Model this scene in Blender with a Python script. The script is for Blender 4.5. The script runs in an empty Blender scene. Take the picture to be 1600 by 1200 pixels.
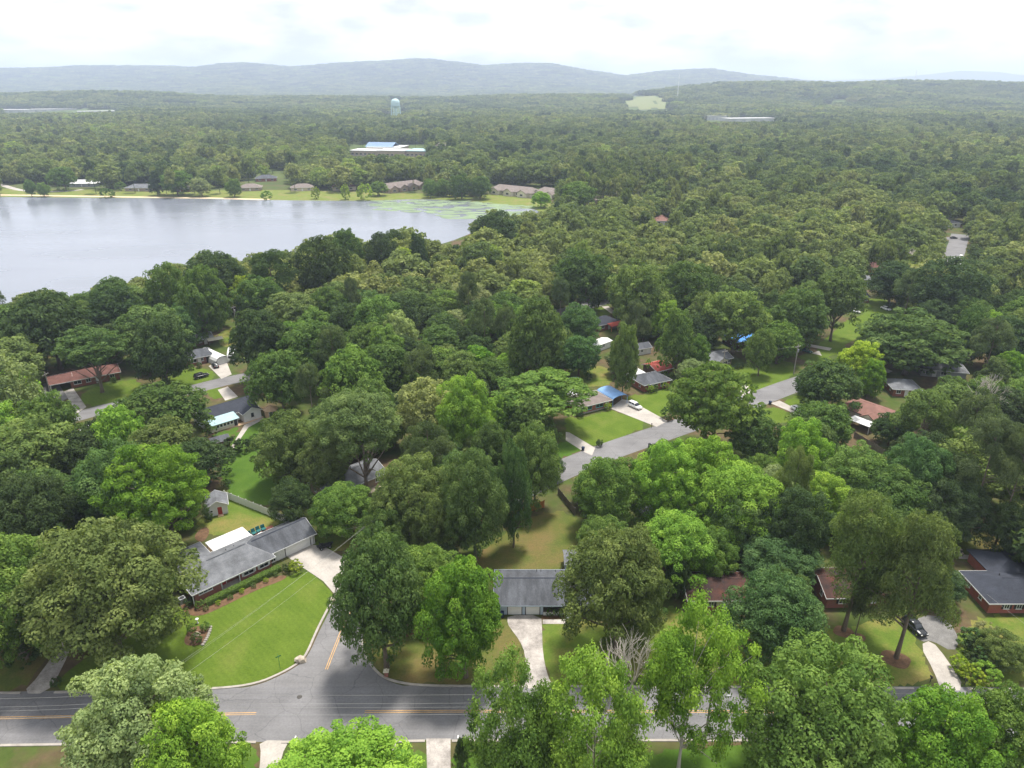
import bpy, math, random
import numpy as np
R = math.radians
random.seed(7)
rng = np.random.default_rng(7)
scene = bpy.context.scene
COL = scene.collection

# ------------------------------------------------------------------ camera
F = 1109.0                      # focal length in pixels of the 1600 px wide picture
PIT = math.atan(468 / 1109.0)   # the camera looks down by this angle
H = 90.0                        # flying height in metres
CP, SP = math.cos(PIT), math.sin(PIT)
cam_data = bpy.data.cameras.new("camera")
cam_data.sensor_width = 36.0
cam_data.lens = 36.0 * F / 1600.0
cam_data.clip_start = 1.0
cam_data.clip_end = 40000.0
cam = bpy.data.objects.new("camera", cam_data)
cam.location = (0, 0, H)
cam.rotation_euler = (math.pi / 2 - PIT, 0, 0)
COL.objects.link(cam)
scene.camera = cam

# ------------------------------------------------------------------ sky, sun, exposure
SUN_EL, SUN_AZ = 73.0, 28.0     # azimuth measured from the view direction towards the right
world = bpy.data.worlds.new("World")
scene.world = world
world.use_nodes = True
wt = world.node_tree
wt.nodes.clear()
w_out = wt.nodes.new('ShaderNodeOutputWorld')
w_bg = wt.nodes.new('ShaderNodeBackground')
w_bg.inputs['Strength'].default_value = 0.12
w_sky = wt.nodes.new('ShaderNodeTexSky')
w_sky.sky_type = 'NISHITA'
w_sky.sun_disc = False
w_sky.sun_elevation = R(SUN_EL)
w_sky.sun_rotation = R(SUN_AZ)
w_sky.air_density = 1.0
w_sky.dust_density = 2.0
w_tc = wt.nodes.new('ShaderNodeTexCoord')
w_map = wt.nodes.new('ShaderNodeMapping')
w_map.inputs['Scale'].default_value = (1.0, 1.0, 3.2)
w_n = wt.nodes.new('ShaderNodeTexNoise')
w_n.inputs['Scale'].default_value = 5.0
w_n.inputs['Detail'].default_value = 9.0
w_n.inputs['Roughness'].default_value = 0.6
w_r = wt.nodes.new('ShaderNodeValToRGB')
w_r.color_ramp.elements[0].position = 0.36
w_r.color_ramp.elements[0].color = (0.86, 0.86, 0.86, 1)
w_r.color_ramp.elements[1].position = 0.60
w_r.color_ramp.elements[1].color = (1, 1, 1, 1)
w_n2 = wt.nodes.new('ShaderNodeTexNoise')
w_n2.inputs['Scale'].default_value = 9.0
w_n2.inputs['Detail'].default_value = 8.0
w_r2 = wt.nodes.new('ShaderNodeValToRGB')
w_r2.color_ramp.elements[0].position = 0.38
w_r2.color_ramp.elements[0].color = (2.75, 2.88, 3.12, 1)
w_r2.color_ramp.elements[1].position = 0.58
w_r2.color_ramp.elements[1].color = (4.8, 4.85, 4.95, 1)
w_mix = wt.nodes.new('ShaderNodeMixRGB')
L = wt.links.new
L(w_tc.outputs['Generated'], w_map.inputs['Vector'])
L(w_map.outputs['Vector'], w_n.inputs['Vector'])
L(w_map.outputs['Vector'], w_n2.inputs['Vector'])
L(w_n.outputs['Fac'], w_r.inputs['Fac'])
L(w_n2.outputs['Fac'], w_r2.inputs['Fac'])
L(w_r.outputs['Color'], w_mix.inputs['Fac'])
L(w_sky.outputs['Color'], w_mix.inputs['Color1'])
L(w_r2.outputs['Color'], w_mix.inputs['Color2'])
L(w_mix.outputs['Color'], w_bg.inputs['Color'])
L(w_bg.outputs['Background'], w_out.inputs['Surface'])

sun_data = bpy.data.lights.new("sun", 'SUN')
sun_data.energy = 2.5
sun_data.angle = R(10)
sun_data.color = (1.0, 0.95, 0.86)
sun = bpy.data.objects.new("sun", sun_data)
sd = (math.sin(R(SUN_AZ)) * math.cos(R(SUN_EL)), math.cos(R(SUN_AZ)) * math.cos(R(SUN_EL)), math.sin(R(SUN_EL)))
from mathutils import Vector
sun.rotation_euler = Vector(sd).to_track_quat('Z', 'Y').to_euler()
sun.location = (0, 0, 500)
COL.objects.link(sun)

scene.view_settings.view_transform = 'Standard'
scene.view_settings.look = 'None'
scene.view_settings.exposure = 1.36
scene.view_settings.gamma = 1.0
scene.view_settings.use_curve_mapping = False
scene.render.engine = 'CYCLES'
cy = scene.cycles
cy.use_denoising = True
cy.max_bounces = 6
cy.diffuse_bounces = 4
cy.glossy_bounces = 2
cy.transmission_bounces = 2
cy.volume_bounces = 2
cy.transparent_max_bounces = 4
cy.caustics_reflective = False
cy.caustics_refractive = False

# ------------------------------------------------------------------ pixel <-> ground helpers
def ray(x, y):
    u = (x - 800) / F; v = (600 - y) / F
    return u, CP + v * SP, -SP + v * CP
def G(x, y, z=0.0):
    dx, dy, dz = ray(x, y)
    t = (z - H) / dz
    return dx * t, dy * t
def PX(X, Y, Z=0.0):
    Z = Z - H
    d = Y * CP - Z * SP
    return 800 + F * X / d, 600 - F * (Y * SP + Z * CP) / d, d

# ------------------------------------------------------------------ materials
MATS = {}
def new_mat(name):
    m = bpy.data.materials.new(name)
    m.use_nodes = True
    nt = m.node_tree
    b = nt.nodes['Principled BSDF']
    MATS[name] = m
    return m, nt, b
def M(name, col, rough=0.85, var=0.18, scale=1.0, col2=None, bump=0.0, metal=0.0, stretch=(1, 1, 1), spec=0.3, detail=6.0, fine=0.0):
    """a surface with two-scale noise variation in object space"""
    m, nt, b = new_mat(name)
    tc = nt.nodes.new('ShaderNodeTexCoord')
    mp = nt.nodes.new('ShaderNodeMapping')
    mp.inputs['Scale'].default_value = stretch
    n = nt.nodes.new('ShaderNodeTexNoise')
    n.inputs['Scale'].default_value = scale
    n.inputs['Detail'].default_value = detail
    n.inputs['Roughness'].default_value = 0.65
    rp = nt.nodes.new('ShaderNodeValToRGB')
    e = rp.color_ramp.elements
    e[0].position, e[1].position = 0.33, 0.67
    c2 = col2 or col
    e[0].color = tuple(max(0, c * (1 - var)) for c in col) + (1,)
    e[1].color = tuple(min(1, c * (1 + var)) for c in c2) + (1,)
    nt.links.new(tc.outputs['Object'], mp.inputs['Vector'])
    nt.links.new(mp.outputs['Vector'], n.inputs['Vector'])
    nt.links.new(n.outputs['Fac'], rp.inputs['Fac'])
    out = rp.outputs['Color']
    if fine:
        n2 = nt.nodes.new('ShaderNodeTexNoise')
        n2.inputs['Scale'].default_value = scale * 14
        n2.inputs['Detail'].default_value = 4
        mr = nt.nodes.new('ShaderNodeMapRange')
        mr.inputs['From Min'].default_value = 0.3; mr.inputs['From Max'].default_value = 0.7
        mr.inputs['To Min'].default_value = 1 - fine; mr.inputs['To Max'].default_value = 1 + fine
        mx = nt.nodes.new('ShaderNodeMixRGB'); mx.blend_type = 'MULTIPLY'; mx.inputs['Fac'].default_value = 1
        nt.links.new(mp.outputs['Vector'], n2.inputs['Vector'])
        nt.links.new(n2.outputs['Fac'], mr.inputs['Value'])
        nt.links.new(out, mx.inputs['Color1']); nt.links.new(mr.outputs['Result'], mx.inputs['Color2'])
        out = mx.outputs['Color']
    nt.links.new(out, b.inputs['Base Color'])
    b.inputs['Roughness'].default_value = rough
    b.inputs['Metallic'].default_value = metal
    b.inputs['Specular IOR Level'].default_value = spec
    if bump:
        bp = nt.nodes.new('ShaderNodeBump')
        bp.inputs['Strength'].default_value = bump
        bp.inputs['Distance'].default_value = 0.1
        nt.links.new(n.outputs['Fac'], bp.inputs['Height'])
        nt.links.new(bp.outputs['Normal'], b.inputs['Normal'])
    return m

# roofs
M('roof_grey', (0.135, 0.14, 0.152), 0.9, 0.32, 0.5, fine=0.18, stretch=(1, 1, 0.4))
M('roof_slate', (0.075, 0.08, 0.092), 0.9, 0.36, 0.45, fine=0.2, stretch=(1.6, 0.5, 0.4))
M('roof_charcoal', (0.038, 0.043, 0.058), 0.9, 0.2, 0.5, fine=0.2)
M('roof_black', (0.032, 0.028, 0.028), 0.9, 0.3, 0.35, col2=(0.075, 0.03, 0.022), fine=0.2)
M('roof_brown', (0.185, 0.155, 0.14), 0.9, 0.16, 0.6, fine=0.16)
M('roof_redbrown', (0.20, 0.105, 0.085), 0.9, 0.18, 0.6, fine=0.16)
M('roof_rust', (0.13, 0.06, 0.05), 0.9, 0.25, 0.5, fine=0.2)
M('roof_red', (0.38, 0.07, 0.05), 0.6, 0.15, 0.7)
M('roof_white', (0.6, 0.6, 0.59), 0.6, 0.1, 0.6)
M('roof_aqua', (0.32, 0.46, 0.50), 0.5, 0.1, 0.7)
M('roof_blue', (0.20, 0.36, 0.62), 0.45, 0.1, 0.5)
M('tarp_blue', (0.05, 0.24, 0.62), 0.5, 0.15, 0.8)
M('warehouse_white', (0.42, 0.42, 0.41), 0.7, 0.15, 0.03)
M('school_blue', (0.16, 0.24, 0.36), 0.6, 0.15, 0.1)
M('tin', (0.40, 0.41, 0.42), 0.45, 0.25, 0.8, metal=0.3)
# walls
def brick(name, a, bcol, mortar):
    m, nt, b = new_mat(name)
    tc = nt.nodes.new('ShaderNodeTexCoord')
    sx = nt.nodes.new('ShaderNodeSeparateXYZ')
    ad = nt.nodes.new('ShaderNodeMath'); ad.operation = 'ADD'
    cb = nt.nodes.new('ShaderNodeCombineXYZ')
    br = nt.nodes.new('ShaderNodeTexBrick')
    br.inputs['Scale'].default_value = 4.0
    br.inputs['Mortar Size'].default_value = 0.012
    br.inputs['Color1'].default_value = a + (1,)
    br.inputs['Color2'].default_value = bcol + (1,)
    br.inputs['Mortar'].default_value = mortar + (1,)
    n = nt.nodes.new('ShaderNodeTexNoise'); n.inputs['Scale'].default_value = 0.9
    mx = nt.nodes.new('ShaderNodeMixRGB'); mx.blend_type = 'MULTIPLY'; mx.inputs['Fac'].default_value = 0.5
    k = nt.links.new
    k(tc.outputs['Object'], sx.inputs[0]); k(sx.outputs['X'], ad.inputs[0]); k(sx.outputs['Y'], ad.inputs[1])
    k(ad.outputs[0], cb.inputs['X']); k(sx.outputs['Z'], cb.inputs['Y']); k(cb.outputs[0], br.inputs['Vector'])
    k(tc.outputs['Object'], n.inputs['Vector']); k(br.outputs['Color'], mx.inputs['Color1']); k(n.outputs['Color'], mx.inputs['Color2'])
    k(mx.outputs['Color'], b.inputs['Base Color'])
    b.inputs['Roughness'].default_value = 0.9
brick('brick_red', (0.36, 0.125, 0.085), (0.28, 0.09, 0.065), (0.34, 0.26, 0.22))
brick('brick_bright', (0.42, 0.12, 0.08), (0.36, 0.10, 0.07), (0.36, 0.24, 0.2))
brick('brick_tan', (0.46, 0.36, 0.27), (0.40, 0.30, 0.22), (0.45, 0.40, 0.34))
M('wall_white', (0.62, 0.62, 0.61), 0.7, 0.04, 0.8)
M('wall_cream', (0.60, 0.56, 0.44), 0.8, 0.06, 0.8)
M('wall_tan', (0.52, 0.44, 0.33), 0.8, 0.08, 0.8)
M('wall_blue', (0.42, 0.50, 0.60), 0.75, 0.05, 0.8)
M('wall_grey', (0.30, 0.31, 0.32), 0.8, 0.08, 0.8)
M('wall_brown', (0.12, 0.07, 0.05), 0.85, 0.2, 0.8)
M('wall_yellow', (0.55, 0.40, 0.16), 0.85, 0.1, 0.8)
M('trim_white', (0.68, 0.68, 0.67), 0.5, 0.03, 1.0)
M('trim_dark', (0.03, 0.03, 0.035), 0.6, 0.1, 1.0)
M('door_red', (0.33, 0.035, 0.03), 0.5, 0.1, 1.0)
M('door_pale', (0.66, 0.70, 0.78), 0.5, 0.05, 1.0)
M('glass', (0.025, 0.03, 0.036), 0.12, 0.2, 0.5, spec=0.6)
M('teal_trim', (0.10, 0.42, 0.46), 0.6, 0.1, 1.0)
M('wood_fence', (0.52, 0.21, 0.07), 0.85, 0.2, 1.2, stretch=(3, 3, 0.5))
M('wood_old', (0.16, 0.135, 0.115), 0.9, 0.25, 1.2, stretch=(3, 3, 0.5))
M('wood_raw', (0.55, 0.38, 0.24), 0.8, 0.12, 1.0)
M('vinyl_white', (0.68, 0.68, 0.66), 0.45, 0.03, 0.7)
M('shed_red', (0.20, 0.04, 0.025), 0.8, 0.15, 0.8)
# ground covers
M('concrete', (0.37, 0.34, 0.31), 0.9, 0.2, 0.22, fine=0.1, bump=0.1)
M('concrete_stained', (0.30, 0.27, 0.25), 0.9, 0.36, 0.3, col2=(0.37, 0.34, 0.315), fine=0.14)
M('gravel', (0.17, 0.165, 0.16), 0.95, 0.2, 0.8, fine=0.3)
M('mulch', (0.125, 0.072, 0.04), 0.95, 0.3, 1.2, fine=0.35, bump=0.4)
M('kerb_stone', (0.33, 0.30, 0.27), 0.9, 0.18, 0.8)
M('paint_yellow', (0.50, 0.30, 0.12), 0.8, 0.2, 1.2, fine=0.2)
M('sand', (0.55, 0.44, 0.29), 0.95, 0.15, 0.1)
M('iron', (0.06, 0.055, 0.05), 0.6, 0.2, 3)
M('patio_brick', (0.30, 0.11, 0.08), 0.9, 0.2, 1.5)
M('rock', (0.42, 0.36, 0.29), 0.9, 0.3, 1.5, bump=0.5)
M('black_cloth', (0.018, 0.018, 0.02), 0.8, 0.3, 2.0)
M('chrome', (0.6, 0.6, 0.6), 0.25, 0.05, 1, metal=0.9)
M('rubber', (0.02, 0.02, 0.02), 0.85, 0.1, 2)
M('car_white', (0.78, 0.78, 0.77), 0.3, 0.03, 1, spec=0.5)
M('car_black', (0.02, 0.022, 0.026), 0.25, 0.1, 1, spec=0.5)
M('car_green', (0.03, 0.09, 0.085), 0.25, 0.1, 1, spec=0.5)
M('car_blue', (0.05, 0.10, 0.25), 0.25, 0.1, 1, spec=0.5)
M('car_red', (0.35, 0.03, 0.02), 0.3, 0.1, 1, spec=0.5)
M('lamp_glass', (0.6, 0.6, 0.58), 0.15, 0.05, 1)
M('lamp_red', (0.4, 0.02, 0.02), 0.2, 0.05, 1)
M('bin_blue', (0.015, 0.03, 0.075), 0.5, 0.1, 1)
M('wire', (0.32, 0.32, 0.30), 0.5, 0.05, 1)
M('pole_wood', (0.30, 0.27, 0.24), 0.9, 0.2, 0.8, stretch=(4, 4, 0.4))
M('bark', (0.17, 0.135, 0.105), 0.95, 0.3, 1.0, stretch=(2, 2, 0.5), fine=0.2)
M('bark_pale', (0.42, 0.38, 0.33), 0.95, 0.25, 1.0, stretch=(2, 2, 0.5))
M('bark_dead', (0.50, 0.45, 0.40), 0.95, 0.2, 1.0)
M('tower_aqua', (0.42, 0.58, 0.58), 0.5, 0.05, 0.1)
M('sign_green', (0.02, 0.16, 0.06), 0.5, 0.05, 1)
M('orange', (0.65, 0.12, 0.02), 0.6, 0.1, 1)
M('teal_fabric', (0.02, 0.13, 0.13), 0.7, 0.15, 1)

def ground_mat():
    m, nt, b = new_mat('ground_mix')
    k = nt.links.new
    g = nt.nodes.new('ShaderNodeNewGeometry')
    def noise(scale, detail=8):
        n = nt.nodes.new('ShaderNodeTexNoise'); n.inputs['Scale'].default_value = scale; n.inputs['Detail'].default_value = detail
        n.inputs['Roughness'].default_value = 0.62
        k(g.outputs['Position'], n.inputs['Vector']); return n.outputs['Fac']
    def ramp(fac, p0, c0, p1, c1):
        r = nt.nodes.new('ShaderNodeValToRGB'); e = r.color_ramp.elements
        e[0].position, e[1].position = p0, p1; e[0].color = c0 + (1,); e[1].color = c1 + (1,)
        k(fac, r.inputs['Fac']); return r.outputs['Color']
    def mix(f, a, c):
        x = nt.nodes.new('ShaderNodeMixRGB'); k(f, x.inputs['Fac']); k(a, x.inputs['Color1']); k(c, x.inputs['Color2']); return x.outputs['Color']
    grass = ramp(noise(0.35), 0.3, (0.045, 0.07, 0.016), 0.7, (0.08, 0.108, 0.026))
    dirt = ramp(noise(0.6), 0.3, (0.075, 0.054, 0.032), 0.7, (0.14, 0.10, 0.058))
    near = mix(ramp(noise(0.07), 0.44, (0, 0, 0), 0.60, (1, 1, 1)), grass, dirt)
    wood = ramp(noise(0.02), 0.3, (0.05, 0.08, 0.025), 0.7, (0.11, 0.145, 0.045))
    sx = nt.nodes.new('ShaderNodeSeparateXYZ'); k(g.outputs['Position'], sx.inputs[0])
    mr = nt.nodes.new('ShaderNodeMapRange'); mr.inputs['From Min'].default_value = 500; mr.inputs['From Max'].default_value = 900
    k(sx.outputs['Y'], mr.inputs['Value'])
    k(mix(mr.outputs['Result'], near, wood), b.inputs['Base Color'])
    b.inputs['Roughness'].default_value = 0.95
    b.inputs['Specular IOR Level'].default_value = 0.1
ground_mat()
def lawn_mat(name, a, c, dry, dryamt, mow=0.0):
    m, nt, b = new_mat(name)
    k = nt.links.new
    g = nt.nodes.new('ShaderNodeNewGeometry')
    def noise(scale, detail=8, rough=0.62):
        n = nt.nodes.new('ShaderNodeTexNoise'); n.inputs['Scale'].default_value = scale; n.inputs['Detail'].default_value = detail
        n.inputs['Roughness'].default_value = rough
        k(g.outputs['Position'], n.inputs['Vector']); return n.outputs['Fac']
    def ramp(fac, p0, c0, p1, c1):
        r = nt.nodes.new('ShaderNodeValToRGB'); e = r.color_ramp.elements
        e[0].position, e[1].position = p0, p1; e[0].color = c0 + (1,); e[1].color = c1 + (1,)
        k(fac, r.inputs['Fac']); return r.outputs['Color']
    base = ramp(noise(0.22), 0.3, a, 0.7, c)
    x = nt.nodes.new('ShaderNodeMixRGB')
    k(ramp(noise(0.11), 0.62 - 0.3 * dryamt, (0, 0, 0), 0.78 - 0.2 * dryamt, (1, 1, 1)), x.inputs['Fac'])
    k(base, x.inputs['Color1']); x.inputs['Color2'].default_value = dry + (1,)
    y = nt.nodes.new('ShaderNodeMixRGB'); y.blend_type = 'MULTIPLY'; y.inputs['Fac'].default_value = 1
    k(x.outputs['Color'], y.inputs['Color1'])
    k(ramp(noise(2.6, 5, 0.75), 0.3, (0.74, 0.74, 0.74), 0.7, (1.2, 1.2, 1.2)), y.inputs['Color2'])
    wv = nt.nodes.new('ShaderNodeTexWave'); wv.inputs['Scale'].default_value = 0.42; wv.inputs['Distortion'].default_value = 3.0; wv.inputs['Detail'].default_value = 2; wv.bands_direction = 'DIAGONAL'
    k(g.outputs['Position'], wv.inputs['Vector'])
    z = nt.nodes.new('ShaderNodeMixRGB'); z.blend_type = 'MULTIPLY'; z.inputs['Fac'].default_value = 1
    k(y.outputs['Color'], z.inputs['Color1']); k(ramp(wv.outputs['Fac'], 0.2, (1 - mow, 1 - mow, 1 - mow), 0.8, (1 + mow, 1 + mow, 1 + mow)), z.inputs['Color2'])
    k(z.outputs['Color'], b.inputs['Base Color'])
    b.inputs['Roughness'].default_value = 0.95
    b.inputs['Specular IOR Level'].default_value = 0.1
lawn_mat('lawn_bright', (0.075, 0.122, 0.014), (0.105, 0.155, 0.021), (0.125, 0.155, 0.03), 0.3, 0.03)
lawn_mat('lawn_mid', (0.085, 0.135, 0.02), (0.125, 0.17, 0.03), (0.20, 0.17, 0.055), 0.55)
lawn_mat('lawn_dry', (0.075, 0.10, 0.022), (0.11, 0.13, 0.03), (0.15, 0.115, 0.045), 0.7)
lawn_mat('lawn_deep', (0.05, 0.105, 0.013), (0.075, 0.135, 0.019), (0.10, 0.16, 0.03), 0.2)
lawn_mat('shore_grass', (0.12, 0.16, 0.03), (0.17, 0.2, 0.045), (0.2, 0.18, 0.07), 0.5)
lawn_mat('far_field', (0.14, 0.175, 0.06), (0.18, 0.21, 0.075), (0.2, 0.19, 0.1), 0.6)

def asphalt(name, col):
    m, nt, b = new_mat(name)
    k = nt.links.new
    g = nt.nodes.new('ShaderNodeNewGeometry')
    def noise(scale, detail, st):
        mp = nt.nodes.new('ShaderNodeMapping'); mp.inputs['Scale'].default_value = st
        n = nt.nodes.new('ShaderNodeTexNoise'); n.inputs['Scale'].default_value = scale; n.inputs['Detail'].default_value = detail
        k(g.outputs['Position'], mp.inputs['Vector']); k(mp.outputs['Vector'], n.inputs['Vector']); return n.outputs['Fac']
    def ramp(fac, p0, v0, p1, v1):
        r = nt.nodes.new('ShaderNodeValToRGB'); e = r.color_ramp.elements
        e[0].position, e[1].position = p0, p1; e[0].color = (v0,) * 3 + (1,); e[1].color = (v1,) * 3 + (1,)
        k(fac, r.inputs['Fac']); return r.outputs['Color']
    def mul(a, c):
        x = nt.nodes.new('ShaderNodeMixRGB'); x.blend_type = 'MULTIPLY'; x.inputs['Fac'].default_value = 1
        if isinstance(a, tuple): x.inputs['Color1'].default_value = a
        else: k(a, x.inputs['Color1'])
        k(c, x.inputs['Color2']); return x.outputs['Color']
    c = mul(col + (1,), ramp(noise(0.16, 6, (1, 1, 1)), 0.3, 0.82, 0.7, 1.14))
    c = mul(c, ramp(noise(0.7, 3, (0.05, 1.6, 1)), 0.3, 0.90, 0.7, 1.08))
    c = mul(c, ramp(noise(3.0, 4, (1, 1, 1)), 0.3, 0.9, 0.7, 1.1))
    vo = nt.nodes.new('ShaderNodeTexVoronoi'); vo.feature = 'DISTANCE_TO_EDGE'; vo.inputs['Scale'].default_value = 0.16
    wn = nt.nodes.new('ShaderNodeTexNoise'); wn.inputs['Scale'].default_value = 0.5; wn.inputs['Detail'].default_value = 5
    av = nt.nodes.new('ShaderNodeMixRGB'); av.blend_type = 'ADD'; av.inputs['Fac'].default_value = 1.0
    k(g.outputs['Position'], wn.inputs['Vector']); k(g.outputs['Position'], av.inputs['Color1']); k(wn.outputs['Color'], av.inputs['Color2'])
    k(av.outputs['Color'], vo.inputs['Vector'])
    c = mul(c, ramp(vo.outputs['Distance'], 0.0, 0.72, 0.012, 1.0))
    k(c, b.inputs['Base Color'])
    b.inputs['Roughness'].default_value = 0.85
    b.inputs['Specular IOR Level'].default_value = 0.3
asphalt('asphalt', (0.165, 0.162, 0.168))
asphalt('asphalt_side', (0.172, 0.168, 0.172))

def water_mat():
    m, nt, b = new_mat('water')
    k = nt.links.new
    g = nt.nodes.new('ShaderNodeNewGeometry')
    mp = nt.nodes.new('ShaderNodeMapping'); mp.inputs['Scale'].default_value = (0.5, 1.2, 1)
    n = nt.nodes.new('ShaderNodeTexNoise'); n.inputs['Scale'].default_value = 0.9; n.inputs['Detail'].default_value = 7
    n2 = nt.nodes.new('ShaderNodeTexNoise'); n2.inputs['Scale'].default_value = 0.012; n2.inputs['Detail'].default_value = 4
    mp2 = nt.nodes.new('ShaderNodeMapping'); mp2.inputs['Scale'].default_value = (0.6, 2.0, 1)
    bp = nt.nodes.new('ShaderNodeBump'); bp.inputs['Strength'].default_value = 0.35; bp.inputs['Distance'].default_value = 0.06
    rp = nt.nodes.new('ShaderNodeMapRange'); rp.inputs['From Min'].default_value = 0.35; rp.inputs['From Max'].default_value = 0.65
    rp.inputs['To Min'].default_value = 0.16; rp.inputs['To Max'].default_value = 0.30
    k(g.outputs['Position'], mp.inputs['Vector']); k(mp.outputs['Vector'], n.inputs['Vector'])
    k(g.outputs['Position'], mp2.inputs['Vector']); k(mp2.outputs['Vector'], n2.inputs['Vector'])
    k(n.outputs['Fac'], bp.inputs['Height']); k(bp.outputs['Normal'], b.inputs['Normal'])
    k(n2.outputs['Fac'], rp.inputs['Value']); k(rp.outputs['Result'], b.inputs['Roughness'])
    b.inputs['Base Color'].default_value = (0.17, 0.185, 0.22, 1)
    b.inputs['Specular IOR Level'].default_value = 0.9
    b.inputs['IOR'].default_value = 1.4
water_mat()

def leaf_mat(name, stuff=False):
    m, nt, b = new_mat(name)
    k = nt.links.new
    nt.nodes.remove(b)
    out = [n for n in nt.nodes if n.type == 'OUTPUT_MATERIAL'][0]
    oi = nt.nodes.new('ShaderNodeObjectInfo')
    at = nt.nodes.new('ShaderNodeAttribute'); at.attribute_name = 'tone'
    hs = nt.nodes.new('ShaderNodeHueSaturation')
    if stuff:
        rp = nt.nodes.new('ShaderNodeValToRGB'); e = rp.color_ramp.elements
        cols = [(0.0, (0.058, 0.094, 0.039)), (0.2, (0.096, 0.138, 0.052)), (0.45, (0.141, 0.186, 0.063)), (0.7, (0.192, 0.228, 0.078)), (0.87, (0.237, 0.258, 0.098)), (1.0, (0.211, 0.282, 0.069))]
        e[0].position, e[0].color = cols[0][0], cols[0][1] + (1,)
        e[1].position, e[1].color = cols[-1][0], cols[-1][1] + (1,)
        for p, c in cols[1:-1]:
            q = e.new(p); q.color = c + (1,)
        ia = nt.nodes.new('ShaderNodeAttribute'); ia.attribute_type = 'INSTANCER'; ia.attribute_name = 'rnd'
        k(ia.outputs['Fac'], rp.inputs['Fac'])
        base = rp.outputs['Color']
    else:
        base = oi.outputs['Color']
    k(base, hs.inputs['Color'])
    mh = nt.nodes.new('ShaderNodeMapRange'); mh.inputs['To Min'].default_value = 0.518; mh.inputs['To Max'].default_value = 0.485
    mv = nt.nodes.new('ShaderNodeMapRange'); mv.inputs['To Min'].default_value = 0.62; mv.inputs['To Max'].default_value = 1.45
    k(at.outputs['Fac'], mh.inputs['Value']); k(at.outputs['Fac'], mv.inputs['Value'])
    k(mh.outputs['Result'], hs.inputs['Hue']); k(mv.outputs['Result'], hs.inputs['Value'])
    d = nt.nodes.new('ShaderNodeBsdfDiffuse'); t = nt.nodes.new('ShaderNodeBsdfTranslucent'); x = nt.nodes.new('ShaderNodeMixShader')
    x.inputs['Fac'].default_value = 0.36
    tint = nt.nodes.new('ShaderNodeMixRGB'); tint.blend_type = 'MULTIPLY'; tint.inputs['Fac'].default_value = 1
    tint.inputs['Color2'].default_value = (1.25, 1.3, 0.6, 1)
    k(hs.outputs['Color'], d.inputs['Color']); k(hs.outputs['Color'], tint.inputs['Color1']); k(tint.outputs['Color'], t.inputs['Color'])
    k(d.outputs[0], x.inputs[1]); k(t.outputs[0], x.inputs[2]); k(x.outputs[0], out.inputs['Surface'])
leaf_mat('leaf')
leaf_mat('leaf_forest', True)

# ------------------------------------------------------------------ mesh builder
class MB:
    def __init__(s): s.v = []; s.f = []
    def quad(s, *pts):
        n = len(s.v); s.v += [tuple(p) for p in pts]; s.f.append(tuple(range(n, n + len(pts)))); return s
    def box(s, x0, y0, z0, x1, y1, z1):
        n = len(s.v)
        s.v += [(x0, y0, z0), (x1, y0, z0), (x1, y1, z0), (x0, y1, z0), (x0, y0, z1), (x1, y0, z1), (x1, y1, z1), (x0, y1, z1)]
        s.f += [tuple(n + i for i in q) for q in ((0, 3, 2, 1), (4, 5, 6, 7), (0, 1, 5, 4), (1, 2, 6, 5), (2, 3, 7, 6), (3, 0, 4, 7))]
        return s
    def hexa(s, bottom, top):
        n = len(s.v); s.v += [tuple(p) for p in bottom] + [tuple(p) for p in top]; k = len(bottom)
        s.f.append(tuple(n + i for i in reversed(range(k)))); s.f.append(tuple(n + k + i for i in range(k)))
        for i in range(k):
            j = (i + 1) % k; s.f.append((n + i, n + j, n + k + j, n + k + i))
        return s
    def tube(s, pts, rad, n=6, cap=True):
        base = len(s.v); pts = [Vector(p) for p in pts]
        for i, p in enumerate(pts):
            a = pts[max(0, i - 1)]; b = pts[min(len(pts) - 1, i + 1)]
            d = (b - a).normalized()
            u = d.cross(Vector((0, 0, 1)) if abs(d.z) < 0.9 else Vector((1, 0, 0))).normalized(); w = d.cross(u)
            r = rad[i] if isinstance(rad, (list, tuple)) else rad
            for k in range(n):
                t = 2 * math.pi * k / n
                s.v.append(tuple(p + u * (r * math.cos(t)) + w * (r * math.sin(t))))
        for i in range(len(pts) - 1):
            for k in range(n):
                a = base + i * n + k; b = base + i * n + (k + 1) % n
                s.f.append((a, b, b + n, a + n))
        if cap:
            s.f.append(tuple(base + k for k in reversed(range(n))))
            s.f.append(tuple(base + (len(pts) - 1) * n + k for k in range(n)))
        return s
    def lathe(s, prof, n=16, cx=0, cy=0):
        base = len(s.v)
        for r, z in prof:
            for k in range(n):
                t = 2 * math.pi * k / n; s.v.append((cx + r * math.cos(t), cy + r * math.sin(t), z))
        for i in range(len(prof) - 1):
            for k in range(n):
                a = base + i * n + k; b = base + i * n + (k + 1) % n
                s.f.append((a, b, b + n, a + n))
        s.f.append(tuple(base + k for k in reversed(range(n))))
        s.f.append(tuple(base + (len(prof) - 1) * n + k for k in range(n)))
        return s
    def mesh(s, name, mat, smooth=False):
        me = bpy.data.meshes.new(name)
        me.from_pydata(s.v, [], s.f)
        me.materials.append(MATS[mat])
        if smooth:
            me.polygons.foreach_set('use_smooth', [True] * len(me.polygons))
        me.update()
        return me
    def build(s, name, mat, parent=None, loc=None, rz=0.0, smooth=False):
        o = bpy.data.objects.new(name, s.mesh(name, mat, smooth))
        COL.objects.link(o)
        if parent: o.parent = parent
        if loc: o.location = loc
        o.rotation_euler[2] = rz
        return o
def part(name, me, parent):
    o = bpy.data.objects.new(name, me); COL.objects.link(o); o.parent = parent; return o
def tag(o, label, cat, group=None):
    o['label'] = label; o['category'] = cat
    if group: o['group'] = group
    return o
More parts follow.
